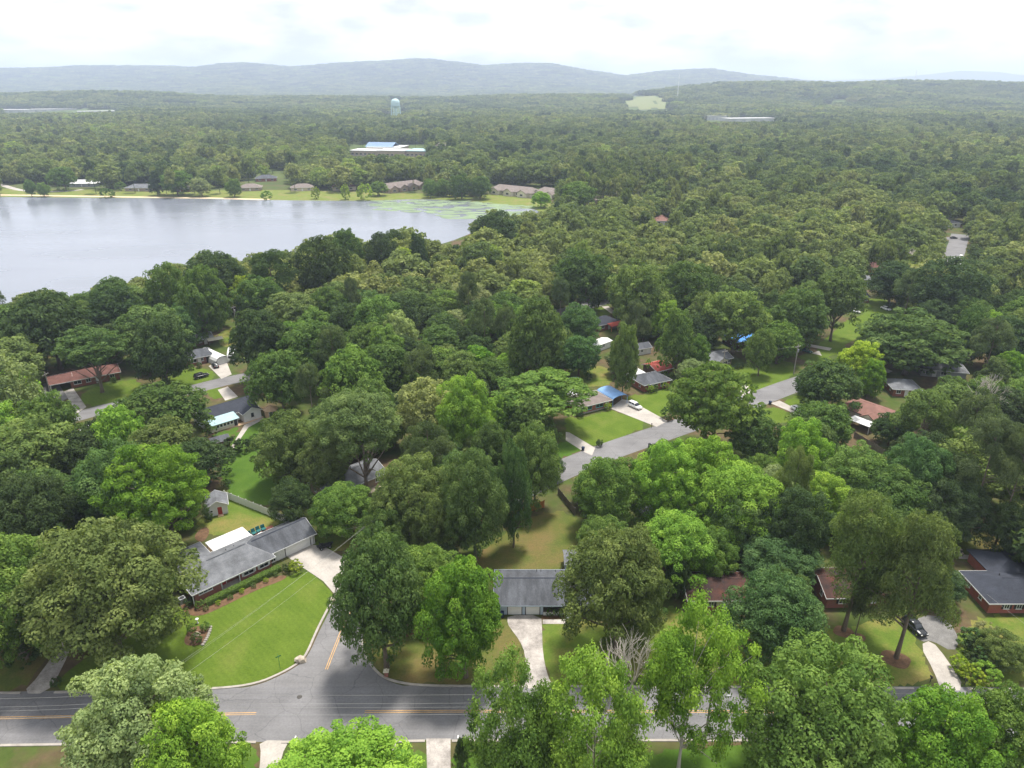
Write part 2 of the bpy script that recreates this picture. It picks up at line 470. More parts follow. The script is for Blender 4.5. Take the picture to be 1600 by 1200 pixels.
def thing(name, label, cat, loc=(0, 0, 0), rz=0.0, group=None):
    o = bpy.data.objects.new(name, None); COL.objects.link(o)
    o.empty_display_size = 0.5
    o.location = loc; o.rotation_euler[2] = rz
    return tag(o, label, cat, group)
def structure(o, label=None):
    o['kind'] = 'structure'
    if label: o['label'] = label
    return o
def chaikin(pts, n=2, closed=True):
    for _ in range(n):
        q = []
        m = len(pts)
        for i in range(m if closed else m - 1):
            a, b = pts[i], pts[(i + 1) % m]
            q.append((a[0] * .75 + b[0] * .25, a[1] * .75 + b[1] * .25)); q.append((a[0] * .25 + b[0] * .75, a[1] * .25 + b[1] * .75))
        if not closed: q = [pts[0]] + q + [pts[-1]]
        pts = q
    return pts
def sheet(name, mat, px, z, smooth=1, parent=None, world_pts=False):
    pts = [p if world_pts else G(*p) for p in px]
    if smooth: pts = chaikin(pts, smooth)
    mb = MB(); mb.quad(*[(x, y, z) for x, y in pts])
    o = mb.build(name, mat, parent)
    me = o.data
    if me.polygons[0].normal.z < 0: me.flip_normals()
    return o
def ribbon_pts(px, width, smooth=2, world_pts=False):
    pts = [p if world_pts else G(*p) for p in px]
    if smooth: pts = chaikin(pts, smooth, False)
    out = []
    for i, p in enumerate(pts):
        a = pts[max(0, i - 1)]; b = pts[min(len(pts) - 1, i + 1)]
        dx, dy = b[0] - a[0], b[1] - a[1]; l = math.hypot(dx, dy) or 1
        out.append((p, (-dy / l, dx / l)))
    return out
def ribbon(name, mat, px, width, z, smooth=2, parent=None, off=0.0, h=0.0, world_pts=False):
    mb = MB(); rp = ribbon_pts(px, width, smooth, world_pts)
    for (p, n), (q, m) in zip(rp[:-1], rp[1:]):
        a, b = off - width / 2, off + width / 2
        A = [(p[0] + n[0] * a, p[1] + n[1] * a), (q[0] + m[0] * a, q[1] + m[1] * a), (q[0] + m[0] * b, q[1] + m[1] * b), (p[0] + n[0] * b, p[1] + n[1] * b)]
        if h: mb.hexa([(x, y, z) for x, y in A], [(x, y, z + h) for x, y in A])
        else: mb.quad(*[(x, y, z) for x, y in A])
    return mb.build(name, mat, parent)

# ------------------------------------------------------------------ terrain
def prof(pts, D, tree=14.0):
    xs, zs = [], []
    for x, y in pts:
        dx, dy, dz = ray(x, y); xs.append(dx / dy * D); zs.append(max(0, H + dz / dy * D - tree))
    return np.array(xs), np.array(zs)
RIDGES = [  # profile in pixels, distance, width in front, width behind
    ([(-500, 150), (0, 147), (250, 146), (400, 150), (700, 153), (900, 152), (960, 150), (1050, 160), (1200, 200)], 3300, 420, 900, 14),
    ([(-500, 112), (-200, 108), (0, 107), (50, 105), (200, 103), (300, 105), (350, 98), (380, 97.5), (450, 105), (500, 102), (560, 98), (600, 94.5), (660, 91),
      (700, 96), (760, 102.5), (800, 101), (860, 100), (900, 107), (975, 118.5), (1030, 111), (1110, 109), (1170, 117), (1250, 125), (1320, 131), (1600, 136), (2100, 136)], 8500, 1900, 1500, 14),
    ([(700, 200), (880, 165), (960, 149), (1050, 137), (1130, 129), (1220, 126.5), (1400, 127.5), (1500, 130), (1600, 133), (1900, 135), (2200, 138)], 3500, 800, 900, 14),
    ([(-600, 136), (900, 134), (1380, 123), (1440, 117), (1500, 110.5), (1560, 112), (1600, 118), (1700, 121), (2200, 118)], 13500, 1800, 1500, 0),
]
RP = [(prof(p, D, t), D, wf, wb) for p, D, wf, wb, t in RIDGES]
def terrain(X, Y):
    X = np.asarray(X, float); Y = np.asarray(Y, float)
    z = np.zeros(np.broadcast(X, Y).shape)
    for (xs, zs), D, wf, wb in RP:
        h = np.interp(X * D / np.maximum(Y, 1000), xs, zs)
        t = (Y - D) / np.where(Y < D, wf, wb)
        s = np.exp(-t * t * 1.3)
        s = np.where(Y < D, s * (1 + 0.10 * np.sin(X / 210 + Y / 330) * (1 - s)), s)
        z = np.maximum(z, h * s)
    roll = np.clip((Y - 1100) / 1500, 0, 1) * (6 * np.sin(X / 340 + 1.3) * np.sin(Y / 420) + 4 * np.sin(X / 150 + Y / 260))
    return np.where(Y > 800, np.maximum(z + roll * (Y < 10500), 0), 0)

ys = np.concatenate([np.linspace(-400, 0, 5), np.geomspace(40, 16000, 230)])
us = np.linspace(-1.35, 1.35, 201)
XX = us[None, :] * (np.abs(ys)[:, None] * 0.95 + 260); YY = np.repeat(ys[:, None], len(us), 1)
ZZ = terrain(XX, YY)
nv = len(us)
gv = np.stack([XX, YY, ZZ], -1).reshape(-1, 3)
ii, jj = np.meshgrid(np.arange(len(ys) - 1), np.arange(nv - 1), indexing='ij')
a = (ii * nv + jj).ravel()
gf = np.stack([a, a + 1, a + nv + 1, a + nv], 1)
me = bpy.data.meshes.new('ground'); me.from_pydata(gv.tolist(), [], gf.tolist()); me.materials.append(MATS['ground_mix'])
me.polygons.foreach_set('use_smooth', [True] * len(me.polygons)); me.update()
ground = bpy.data.objects.new('ground', me); COL.objects.link(ground)
structure(ground, 'wide wooded ground reaching to the blue hills')

# ------------------------------------------------------------------ lake and shores
LAKE = [(-320, 306), (0, 307.5), (120, 309), (300, 310), (430, 313), (580, 314), (640, 311), (720, 313), (790, 321), (850, 329), (825, 338), (775, 348), (740, 363), (690, 383), (600, 396),
        (500, 406), (400, 420), (300, 438), (140, 461), (0, 476), (-200, 495), (-420, 500)]
structure(sheet('lake', 'water', LAKE, 0.03, 2), 'calm grey-blue lake')
structure(sheet('shore_grass', 'shore_grass', [(-320, 292), (0, 294), (60, 297), (140, 294), (260, 299), (420, 296), (560, 300), (640, 303), (720, 300), (790, 306), (870, 316), (870, 333), (850, 331),
          (790, 323), (720, 315), (640, 313), (580, 316), (430, 315), (300, 312), (120, 311), (0, 309.5), (-320, 308)], 0.012, 1))
structure(ribbon('beach', 'sand', [(-200, 303.5), (0, 304.5), (120, 306.5), (250, 308.5), (330, 309.5), (420, 312)], 7.0, 0.05))
structure(ribbon('shore_path', 'concrete', [(-60, 285), (0, 287), (14, 293), (40, 299), (100, 299.5), (130, 296)], 6.0, 0.03))
lily = MB()
for i in range(520):
    x = rng.uniform(585, 830); y = rng.uniform(312, 342)
    cy_ = 322 + (x - 585) * 0.045
    if (y - cy_) > 7 + (x > 690) * 14 or y < 313 + max(0, (x - 720) * 0.09): continue
    if y > 323 and rng.random() < 0.45: continue
    X, Y = G(x, y); r = rng.uniform(1.2, 4.2); n0 = 7
    lily.quad(*[(X + r * 1.8 * math.cos(2 * math.pi * k / n0) * rng.uniform(.7, 1.2), Y + r * math.sin(2 * math.pi * k / n0) * rng.uniform(.7, 1.2), 0.055 + 0.0002 * i) for k in range(n0)])
M('lily', (0.17, 0.23, 0.13), 0.8, 0.2, 0.05)
lo = lily.build('lily_pads', 'lily'); lo['kind'] = 'stuff'; lo['label'] = 'pale green lily pads spread over the shallow end of the lake'

# ------------------------------------------------------------------ roads, drives, lawns
road = ribbon('main_road', 'asphalt', [(-1200, 1190), (-260, 1134), (-100, 1124), (100, 1120), (330, 1116), (600, 1112), (800, 1111), (1200, 1112), (1500, 1114), (1900, 1117), (2600, 1122)], 10.4, 0.016)
structure(road, 'grey asphalt street crossing the foreground')
for o_ in (-0.17, 0.17):
    for seg in ([(-1200, 1190), (-260, 1134), (-100, 1124), (100, 1120), (330, 1116), (400, 1115)], [(570, 1112), (800, 1111), (1200, 1112), (1500, 1114), (1900, 1117), (2600, 1122)]):
        ribbon('centre_line', 'paint_yellow', seg, 0.13, 0.024, parent=road, off=o_)
side = sheet('side_street', 'asphalt_side', [(345, 1079), (400, 1072), (440, 1055), (466, 1040), (482, 1024), (497, 990), (515, 955), (528, 928), (545, 895), (575, 855), (610, 815), (660, 785),
             (690, 790), (650, 825), (620, 860), (596, 905), (575, 950), (567, 985), (566, 1015), (575, 1035), (592, 1056), (615, 1068), (650, 1076)], 0.012, 2)
structure(side, 'side street curving up from the main road')
for o_ in (-0.17, 0.17):
    ribbon('centre_line', 'paint_yellow', [(510, 1046), (524, 1010), (540, 970), (556, 935), (580, 890)], 0.13, 0.022, parent=side, off=o_)
structure(ribbon('kerb', 'kerb_stone', [(85, 1082), (250, 1079), (345, 1076), (400, 1069), (440, 1052), (466, 1037), (479, 1023), (495, 985), (513, 950), (524, 930)], 0.4, 0.0, h=0.13))
structure(ribbon('kerb', 'kerb_stone', [(567, 1000), (567, 1016), (577, 1036), (594, 1056), (618, 1066), (660, 1072), (818, 1073)], 0.4, 0.0, h=0.12))
structure(ribbon('kerb', 'kerb_stone', [(860, 1073), (1100, 1074), (1300, 1075), (1428, 1076)], 0.4, 0.0, h=0.12))
structure(ribbon('kerb', 'kerb_stone', [(1512, 1077), (1700, 1079)], 0.4, 0.0, h=0.12))
structure(ribbon('kerb', 'kerb_stone', [(-100, 1083), (32, 1083)], 0.4, 0.0, h=0.12))
for sg in ([(440, 1160), (540, 1159), (600, 1159), (664, 1158)], [(706, 1158), (800, 1157), (1000, 1157), (1400, 1158), (1700, 1161)], [(0, 1165), (200, 1162), (400, 1160)]):
    structure(ribbon('kerb', 'kerb_stone', sg, 0.4, 0.0, h=0.12))
structure(ribbon('back_street', 'asphalt_side', [(780, 778), (830, 757), (880, 733), (950, 705), (1012, 684), (1080, 661), (1158, 633), (1248, 598), (1330, 575), (1420, 545)], 8.6, 0.016), 'street running diagonally between the brick houses')
structure(ribbon('left_street', 'asphalt_side', [(60, 668), (122, 650), (186, 633), (287, 612), (362, 593), (420, 583), (520, 570)], 7.6, 0.016), 'street between the ranch house and the dark-roofed white house')
structure(ribbon('far_street', 'asphalt_side', [(1478, 425), (1488, 405), (1497, 380), (1500, 366)], 10.0, 0.016), 'straight street at the upper right')
structure(ribbon('far_street', 'asphalt_side', [(1478, 374), (1490, 372.5), (1512, 372)], 9.0, 0.02))
structure(ribbon('wood_street', 'asphalt_side', [(860, 492), (915, 478), (948, 470), (962, 455), (975, 440)], 8.0, 0.016), 'bend of a street among the oaks')
LAWNS = [
    ('lawn_bright', [(78, 1078), (150, 1079), (345, 1074), (400, 1067), (440, 1050), (466, 1035), (478, 1021), (494, 983), (512, 948), (523, 930), (500, 905), (476, 890), (440, 905), (385, 925), (330, 955),
                     (300, 962), (275, 945), (235, 955), (190, 990), (110, 1045)]),
    ('lawn_dry', [(569, 1000), (570, 1018), (578, 1034), (596, 1054), (620, 1064), (660, 1070), (819, 1071), (820, 1020), (806, 990), (790, 965), (690, 950), (610, 960)]),
    ('lawn_mid', [(847, 967), (849, 1020), (857, 1060), (866, 1071), (960, 1072), (1000, 1040), (960, 985), (920, 965)]),
    ('lawn_mid', [(1000, 1000), (1040, 940), (1070, 960), (1150, 960), (1290, 990), (1400, 960), (1425, 985), (1440, 1015), (1462, 1073), (1240, 1072), (960, 1071)]),
    ('lawn_mid', [(1500, 985), (1540, 960), (1620, 965), (1620, 1075), (1512, 1074), (1490, 1030)]),
    ('lawn_dry', [(730, 890), (770, 845), (835, 800), (895, 800), (915, 840), (895, 892), (800, 896)]),
    ('lawn_mid', [(300, 832), (330, 790), (370, 778), (430, 808), (440, 822), (350, 838)]),
    ('lawn_mid', [(488, 850), (510, 815), (560, 830), (548, 860), (500, 862)]),
    ('lawn_deep', [(350, 700), (390, 672), (430, 690), (445, 720), (430, 790), (400, 787), (362, 774), (343, 745)]),
    ('lawn_deep', [(368, 672), (420, 655), (440, 670), (400, 690), (360, 705)]),
    ('lawn_deep', [(332, 678), (372, 668), (382, 662), (352, 690), (330, 692)]),
    ('lawn_bright', [(884, 652), (905, 653), (955, 641), (962, 642), (1018, 664), (975, 681), (938, 697), (905, 690), (884, 675)]),
    ('lawn_deep', [(868, 690), (888, 690), (912, 700), (880, 716), (868, 712)]),
    ('lawn_bright', [(985, 616), (1010, 617), (1046, 607), (1062, 625), (1030, 658), (1006, 642), (975, 625)]),
    ('lawn_bright', [(1125, 580), (1160, 568), (1235, 560), (1244, 588), (1190, 612), (1150, 606)]),
    ('lawn_bright', [(1143, 660), (1200, 633), (1235, 643), (1246, 655), (1200, 665)]),
    ('lawn_mid', [(870, 595), (900, 575), (950, 570), (960, 600), (930, 605), (880, 605)]),
    ('lawn_bright', [(122, 612), (185, 596), (215, 592), (236, 616), (186, 627), (134, 637)]),
    ('lawn_bright', [(240, 600), (290, 575), (325, 575), (340, 590), (300, 602), (262, 612)]),
    ('lawn_bright', [(318, 607), (345, 602), (358, 618), (330, 625)]),
    ('lawn_mid', [(338, 530), (350, 512), (420, 500), (440, 512), (385, 530), (352, 545)]),
    ('lawn_bright', [(905, 488), (940, 478), (958, 488), (940, 500)]),
    ('lawn_bright', [(1270, 545), (1300, 520), (1330, 495), (1400, 480), (1420, 490), (1330, 530), (1300, 562)]),
    ('lawn_bright', [(1465, 520), (1500, 510), (1505, 530), (1480, 535)]),
    ('lawn_bright', [(1335, 470), (1380, 465), (1400, 480), (1360, 492), (1340, 488)]),
    ('lawn_bright', [(1240, 560), (1270, 548), (1305, 560), (1280, 566)]),
    ('lawn_bright', [(1217, 640), (1235, 618), (1262, 620), (1270, 632), (1246, 640)]),
    ('lawn_mid', [(1350, 700), (1370, 705), (1398, 735), (1385, 745), (1360, 720)]),
    ('lawn_dry', [(1462, 820), (1500, 785), (1560, 800), (1600, 870), (1600, 892), (1520, 888), (1470, 850)]),
    ('lawn_deep', [(405, 1163), (345, 1164), (350, 1230), (400, 1230)]),
    ('lawn_deep', [(462, 1162), (436, 1200), (440, 1240), (670, 1240), (664, 1162), (560, 1161)]),
    ('lawn_deep', [(708, 1161), (706, 1240), (1000, 1240), (1000, 1160)]),
    ('lawn_deep', [(1000, 1160), (1000, 1240), (1700, 1240), (1700, 1163)]),
    ('lawn_dry', [(-60, 1080), (34, 1080), (70, 1040), (95, 1000), (40, 990), (-60, 1000)]),
]
def ragged(px, amt=0.7):
    pts = chaikin([G(*p) for p in px], 1); out = []
    for i, p in enumerate(pts):
        q = pts[(i + 1) % len(pts)]; d = math.hypot(q[0] - p[0], q[1] - p[1]); n = max(1, int(d / 0.8))
        for k in range(n):
            t = k / n; out.append((p[0] + (q[0] - p[0]) * t + random.uniform(-amt, amt), p[1] + (q[1] - p[1]) * t + random.uniform(-amt, amt)))
    return out
for k, (m_, p) in enumerate(LAWNS):
    structure(sheet('lawn', m_, ragged(p, 0.12 if k == 0 else 0.6), 0.004 + 0.0002 * k, 0, None, True))
def drive(px, mat='concrete', z=0.03, smooth=1, label=None):
    return structure(sheet('driveway', mat, px, z, smooth), label)
drive([(447, 868), (486, 851), (505, 853), (535, 870), (560, 892), (540, 915), (524, 930), (505, 908), (478, 890), (462, 880)], smooth=0)
drive([(793, 961), (846, 961), (847, 985), (848, 1020), (855, 1055), (866, 1076), (813, 1076), (820, 1053), (821, 1022), (812, 1001), (800, 985), (793, 975)], 'concrete_stained')
drive([(1437, 1008), (1455, 1000), (1480, 1030), (1510, 1079), (1470, 1079), (1460, 1050)], 'concrete')
drive([(1420, 985), (1440, 960), (1480, 965), (1500, 1000), (1490, 1020), (1455, 1000), (1440, 1004)], 'gravel', 0.026)
drive([(108, 985), (122, 985), (95, 1050), (72, 1084), (34, 1084), (62, 1055)], 'concrete_stained')
drive([(405, 1157), (452, 1157), (440, 1180), (432, 1225), (402, 1225), (408, 1180)], 'concrete')
drive([(666, 1154), (704, 1154), (704, 1230), (668, 1230)], 'concrete_stained', smooth=0)
drive([(605, 1161), (624, 1161), (617, 1174), (613, 1174)], 'concrete')
drive([(953, 638), (972, 624), (985, 626), (1043, 658), (1026, 667)], smooth=0)
drive([(884, 675), (890, 676), (930, 700), (925, 712), (912, 706), (884, 688)], smooth=0)
drive([(1020, 698), (1034, 692), (1055, 708), (1048, 716)], smooth=0)
drive([(1204, 630), (1218, 626), (1262, 648), (1255, 656), (1232, 642)], smooth=0)
drive([(1154, 605), (1164, 600), (1178, 611), (1160, 618)], smooth=0)
drive([(67, 600), (88, 594), (106, 622), (92, 630), (70, 622)], 'gravel', smooth=0)
drive([(100, 612), (114, 606), (135, 636), (120, 646)], 'concrete_stained', smooth=0)
drive([(326, 572), (352, 560), (362, 585), (346, 592), (338, 584)], smooth=0)
drive([(340, 609), (356, 604), (372, 620), (352, 626)], smooth=0)
drive([(360, 700), (366, 700), (388, 668), (412, 655), (410, 652), (382, 664)], 'concrete', smooth=0)
drive([(848, 968), (885, 968), (885, 975), (848, 975)], 'concrete_stained', smooth=0)
drive([(1498, 866), (1532, 869), (1556, 892), (1550, 894), (1530, 875), (1498, 873)], 'concrete', smooth=0)
drive([(1255, 536), (1300, 544), (1296, 548), (1255, 540)], 'concrete', smooth=0)
drive([(1470, 502), (1512, 505), (1512, 508), (1470, 505)], 'concrete', smooth=0)
drive([(940, 479), (950, 478), (960, 486), (955, 490)], 'concrete', smooth=0)
drive([(1280, 548), (1284, 556), (1268, 552)], 'concrete', smooth=0)
drive([(1375, 572), (1395, 580), (1388, 583), (1370, 576)], 'concrete', smooth=0)
def bed(px, label, z=0.035, smooth=2):
    o = sheet('mulch_bed', 'mulch', px, z, smooth); return structure(o, label)
bed([(278, 940), (290, 960), (312, 964), (345, 950), (400, 922), (448, 905), (446, 897), (400, 910), (340, 936), (312, 942), (300, 925)], 'orange mulch bed along the brick front')
bed([(283, 1009), (318, 1009), (328, 990), (327, 979), (312, 978), (297, 980)], 'mulch island on the corner lawn')
bed([(300, 840), (318, 822), (330, 828), (318, 850)], 'bare red earth behind the grey roof')
bed([(846, 962), (882, 962), (884, 967), (846, 968)], 'brick-edged bed below the porch', smooth=0)
for (x, y, r) in ((1400, 1030, 2.4), (1318, 988, 1.8), (1342, 995, 1.2), (1155, 1000, 2.4), (628, 975, 4.5)):
    X, Y = G(x, y)
    structure(sheet('mulch_bed', 'mulch', [(X + r * math.cos(t) * random.uniform(.8, 1.1), Y + r * math.sin(t) * random.uniform(.7, 1.05)) for t in np.linspace(0, 6.28, 11)[:-1]], 0.036, 1, None, True), 'ring of pine straw on the grass')

# ------------------------------------------------------------------ houses
def roof_mesh(x0, x1, y0, y1, ze, zr, hl=0.0, hr=0.0, axis='x', t=0.16):
    """pitched roof over a rectangle; hl / hr = hip run at each ridge end (0 = gable)"""
    mb = MB()
    def P(a, b, z): return (a, b, z) if axis == 'x' else (b, a, z)
    if axis == 'y': x0, x1, y0, y1 = y0, y1, x0, x1
    ym = (y0 + y1) / 2
    top = [P(x0, y0, ze), P(x1, y0, ze), P(x1, y1, ze), P(x0, y1, ze), P(x0 + hl, ym, zr), P(x1 - hr, ym, zr)]
    bot = [(a, b, c - t) for a, b, c in top]
    n = len(mb.v); mb.v += top + bot
    F_ = [(0, 1, 5, 4), (2, 3, 4, 5)]
    F_ += [(3, 0, 4)] if hl else []
    F_ += [(1, 2, 5)] if hr else []
    mb.f += F_ + [tuple(i + 6 for i in reversed(f)) for f in F_]
    mb.f += [(0, 6, 7, 1), (2, 8, 9, 3)]
    mb.f += [(3, 9, 6, 0)] if hl else [(0, 4, 10, 6), (4, 3, 9, 10)]
    mb.f += [(1, 7, 8, 2)] if hr else [(1, 7, 11, 5), (5, 11, 8, 2)]
    return mb
def trim_mesh(x0, x1, y0, y1, ze, zr, hl=0.0, hr=0.0, axis='x', t=0.2):
    mb = MB()
    def P(a, b, z): return (a, b, z) if axis == 'x' else (b, a, z)
    if axis == 'y': x0, x1, y0, y1 = y0, y1, x0, x1
    ym = (y0 + y1) / 2; e = 0.05
    def bar(p, q, nx, ny):
        A = [(p[0], p[1]), (q[0], q[1]), (q[0] + nx * e, q[1] + ny * e), (p[0] + nx * e, p[1] + ny * e)]
        zz = [p[2], q[2], q[2], p[2]]
        mb.hexa([P(a, b, z - t) for (a, b), z in zip(A, zz)], [P(a, b, z + 0.015) for (a, b), z in zip(A, zz)])
    bar((x0 - e, y0, ze), (x1 + e, y0, ze), 0, -1); bar((x0 - e, y1, ze), (x1 + e, y1, ze), 0, 1)
    for xx, sgn, h in ((x0, -1, hl), (x1, 1, hr)):
        if h: bar((xx, y0, ze), (xx, y1, ze), sgn, 0)
        else:
            bar((xx, y0, ze), (xx, ym, zr), sgn, 0); bar((xx, ym, zr), (xx, y1, ze), sgn, 0)
    return mb
def wall_mesh(x0, x1, y0, y1, z0, z1, gl=0.0, gr=0.0, axis='x'):
    """wall block with gable peaks gl / gr above z1 at its two ends"""
    mb = MB().box(x0, y0, z0, x1, y1, z1)
    if axis == 'x':
        ym = (y0 + y1) / 2
        for xx, g, d in ((x0, gl, 0.15), (x1, gr, -0.15)):
            if g: mb.hexa([(xx, y0, z1), (xx, y1, z1), (xx + d, y1, z1), (xx + d, y0, z1)], [(xx, ym - .02, z1 + g), (xx, ym + .02, z1 + g), (xx + d, ym + .02, z1 + g), (xx + d, ym - .02, z1 + g)])
    else:
        xm = (x0 + x1) / 2
        for yy, g, d in ((y0, gl, 0.15), (y1, gr, -0.15)):
            if g: mb.hexa([(x0, yy, z1), (x1, yy, z1), (x1, yy + d, z1), (x0, yy + d, z1)], [(xm - .02, yy, z1 + g), (xm + .02, yy, z1 + g), (xm + .02, yy + d, z1 + g), (xm - .02, yy + d, z1 + g)])
    return mb
def face_xf(side, x0, x1, y0, y1):
    """maps (along, out, up) on a wall face to house coordinates"""
    if side == 'F': return lambda a, o, z: (a, y0 - o, z)
    if side == 'B': return lambda a, o, z: (x1 + x0 - a, y1 + o, z)
    if side == 'L': return lambda a, o, z: (x0 - o, y1 + y0 - a, z)
    return lambda a, o, z: (x1 + o, a, z)
def fbox(mb, f, a0, a1, o0, o1, z0, z1):
    p = [f(a0, o0, z0), f(a1, o0, z0), f(a1, o1, z0), f(a0, o1, z0)]
    q = [f(a0, o0, z1), f(a1, o0, z1), f(a1, o1, z1), f(a0, o1, z1)]
    mb.hexa(p, q)
def window(par, f, a, z, w, h, frame='trim_white', shutters=None, mull=1, bars=0):
    mb = MB(); t = 0.09
    for (a0, a1, z0, z1) in ((a - w / 2, a + w / 2, z + h - t, z + h), (a - w / 2, a + w / 2, z, z + t), (a - w / 2, a - w / 2 + t, z + t, z + h - t), (a + w / 2 - t, a + w / 2, z + t, z + h - t)):
        fbox(mb, f, a0, a1, 0.0, 0.07, z0, z1)
    for i in range(mull):
        c = a - w / 2 + w * (i + 1) / (mull + 1)
        fbox(mb, f, c - 0.035, c + 0.035, 0.0, 0.06, z + t, z + h - t)
    if bars:
        fbox(mb, f, a - w / 2 + t, a + w / 2 - t, 0.0, 0.055, z + h / 2 - 0.03, z + h / 2 + 0.03)
    o = mb.build('window', frame, par)
    step = w / (mull + 1)
    for i in range(mull + 1):
        p = MB(); fbox(p, f, a - w / 2 + step * i + t / 2, a - w / 2 + step * (i + 1) - t / 2, 0.004, 0.03, z + t, z + h - t)
        p.build('pane', 'glass', o)
    s = MB(); fbox(s, f, a - w / 2 - 0.08, a + w / 2 + 0.08, 0.0, 0.12, z - 0.09, z - 0.003); s.build('sill', frame, o)
    if shutters:
        for d in (-1, 1):
            sh = MB(); c = a + d * (w / 2 + 0.24); fbox(sh, f, c - 0.2, c + 0.2, 0.0, 0.05, z, z + h); sh.build('shutter', shutters, par)
    return o
def door(par, f, a, w=0.95, h=2.05, mat='trim_white', name='door', z=0.12):
    mb = MB(); fbox(mb, f, a - w / 2, a + w / 2, 0.0, 0.06, z, z + h); o = mb.build(name, mat, par)
    fr = MB()
    for a0, a1, z0, z1 in ((a - w / 2 - .1, a - w / 2 - .003, z, z + h + .1), (a + w / 2 + .003, a + w / 2 + .1, z, z + h + .1), (a - w / 2 - .003, a + w / 2 + .003, z + h + .003, z + h + .1)):
        fbox(fr, f, a0, a1, 0.0, 0.08, z0, z1)
    fr.build('frame', 'trim_white', o)
    k = MB(); fbox(k, f, a + w / 2 - .16, a + w / 2 - .08, 0.06, 0.12, z + 0.95, z + 1.03); k.build('handle', 'chrome', o)
    return o
def garage(par, f, a, w=2.6, h=2.15, mat='trim_white', lights=True, rows=4):
    mb = MB(); hh = h / rows
    for i in range(rows):
        fbox(mb, f, a - w / 2, a + w / 2, 0.0, 0.05, 0.05 + hh * i + 0.02, 0.05 + hh * (i + 1))
    o = mb.build('garage_door', mat, par)
    if lights:
        for i in range(4):
            c = a - w / 2 + w * (i + .5) / 4
            p = MB(); fbox(p, f, c - w * .095, c + w * .095, 0.05, 0.065, 0.05 + hh * 3.25, 0.05 + hh * 3.85); p.build('pane', 'glass', o)
    fr = MB()
    for a0, a1, z0, z1 in ((a - w / 2 - .14, a - w / 2 - .003, 0.02, h + .2), (a + w / 2 + .003, a + w / 2 + .14, 0.02, h + .2), (a - w / 2 - .003, a + w / 2 + .003, h + .06, h + .2)):
        fbox(fr, f, a0, a1, 0.0, 0.09, z0, z1)
    fr.build('frame', 'trim_dark', o)
    return o
def frame_of(p0, p1):
    """world origin, heading and length from two ground or eave points (px, py, z)"""
    a = G(*p0) if len(p0) == 3 else G(p0[0], p0[1]); b = G(*p1) if len(p1) == 3 else G(p1[0], p1[1])
    return a, math.atan2(b[1] - a[1], b[0] - a[0]), math.hypot(b[0] - a[0], b[1] - a[1])
def ridge_cap(par, xa, xb, y, z, mat):
    MB().hexa([(xa, y - .22, z - .1), (xb, y - .22, z - .1), (xb, y + .22, z - .1), (xa, y + .22, z - .1)], [(xa, y - .04, z + .06), (xb, y - .04, z + .06), (xb, y + .04, z + .06), (xa, y + .04, z + .06)]).build('ridge_cap', mat, par)
def pipes(par, pts, mat='trim_dark'):
    for x, y, z in pts:
        MB().tube([(x, y, z - .3), (x, y, z + .45)], .07, 6).build('vent_pipe', mat, par)
def house(label, p0, p1, depth, wall='brick_red', roof='roof_grey', kind='hip', eh=2.6, rise=1.5, over=0.5, wins=((0.2, 1.4), (0.8, 1.4)), doors=(0.5,), door_mat='trim_white',
          side_wins=True, shutters=None, frame='trim_white', length=None, name='house', cat='house', upper=None, base=0.0, group=None, chimney=None, back_door=False):
    (x, y), rz, L_ = frame_of(p0, p1)
    L_ = length or L_
    t = thing(name, label, cat, (x, y, 0), rz, group)
    g = rise if kind == 'gable' else 0
    if upper:
        wall_mesh(0, L_, 0, depth, -0.3, 1.15).build('wall', wall, t)
        wall_mesh(0.02, L_ - .02, 0.02, depth - .02, 1.15, eh, g * .97, g * .97).build('siding', upper, t)
    else:
        wall_mesh(0, L_, 0, depth, -0.3, eh, g * .97, g * .97).build('wall', wall, t)
    hip = depth / 2 + over if kind == 'hip' else 0
    k = over * 2 * rise / depth
    args = (-over, L_ + over, -over, depth + over, eh - k + 0.18, eh + rise + 0.18, hip, hip)
    rf = roof_mesh(*args).build('roof', roof, t)
    trim_mesh(*args).build('fascia', 'trim_white', rf)
    ridge_cap(rf, -over + hip, L_ + over - hip, depth / 2, eh + rise + 0.18, roof)
    pipes(rf, [(L_ * .3, depth * .68, eh + rise * .75), (L_ * .62, depth * .7, eh + rise * .7)])
    if chimney:
        MB().box(L_ * chimney - .4, depth * .55, eh, L_ * chimney + .4, depth * .55 + .8, eh + rise + .9).build('chimney', 'brick_red', rf)
    f = face_xf('F', 0, L_, 0, depth)
    for u, w in wins: window(t, f, L_ * u, 1.0, w, 1.25, frame, shutters)
    for u in doors: door(t, f, L_ * u, mat=door_mat)
    if side_wins:
        for s in 'LR':
            fs = face_xf(s, 0, L_, 0, depth)
            for u in (.28, .7): window(t, fs, depth * u, 1.1, 0.9, 1.0, frame, None, 0, 1)
    return t, L_

# --- corner house: long grey hip roof with a white garage wing
cx0, cy0 = -59.4, 106.9
crz = math.atan2(118.2 - 106.9, 48.2 - 59.4 + 2 * 11.2 + 0.2) if False else math.atan2(11.4, 11.6)
ch = thing('corner_house', 'long brick house with grey hip roof and white garage wing beside the bright corner lawn', 'house', (cx0, cy0, 0), crz)
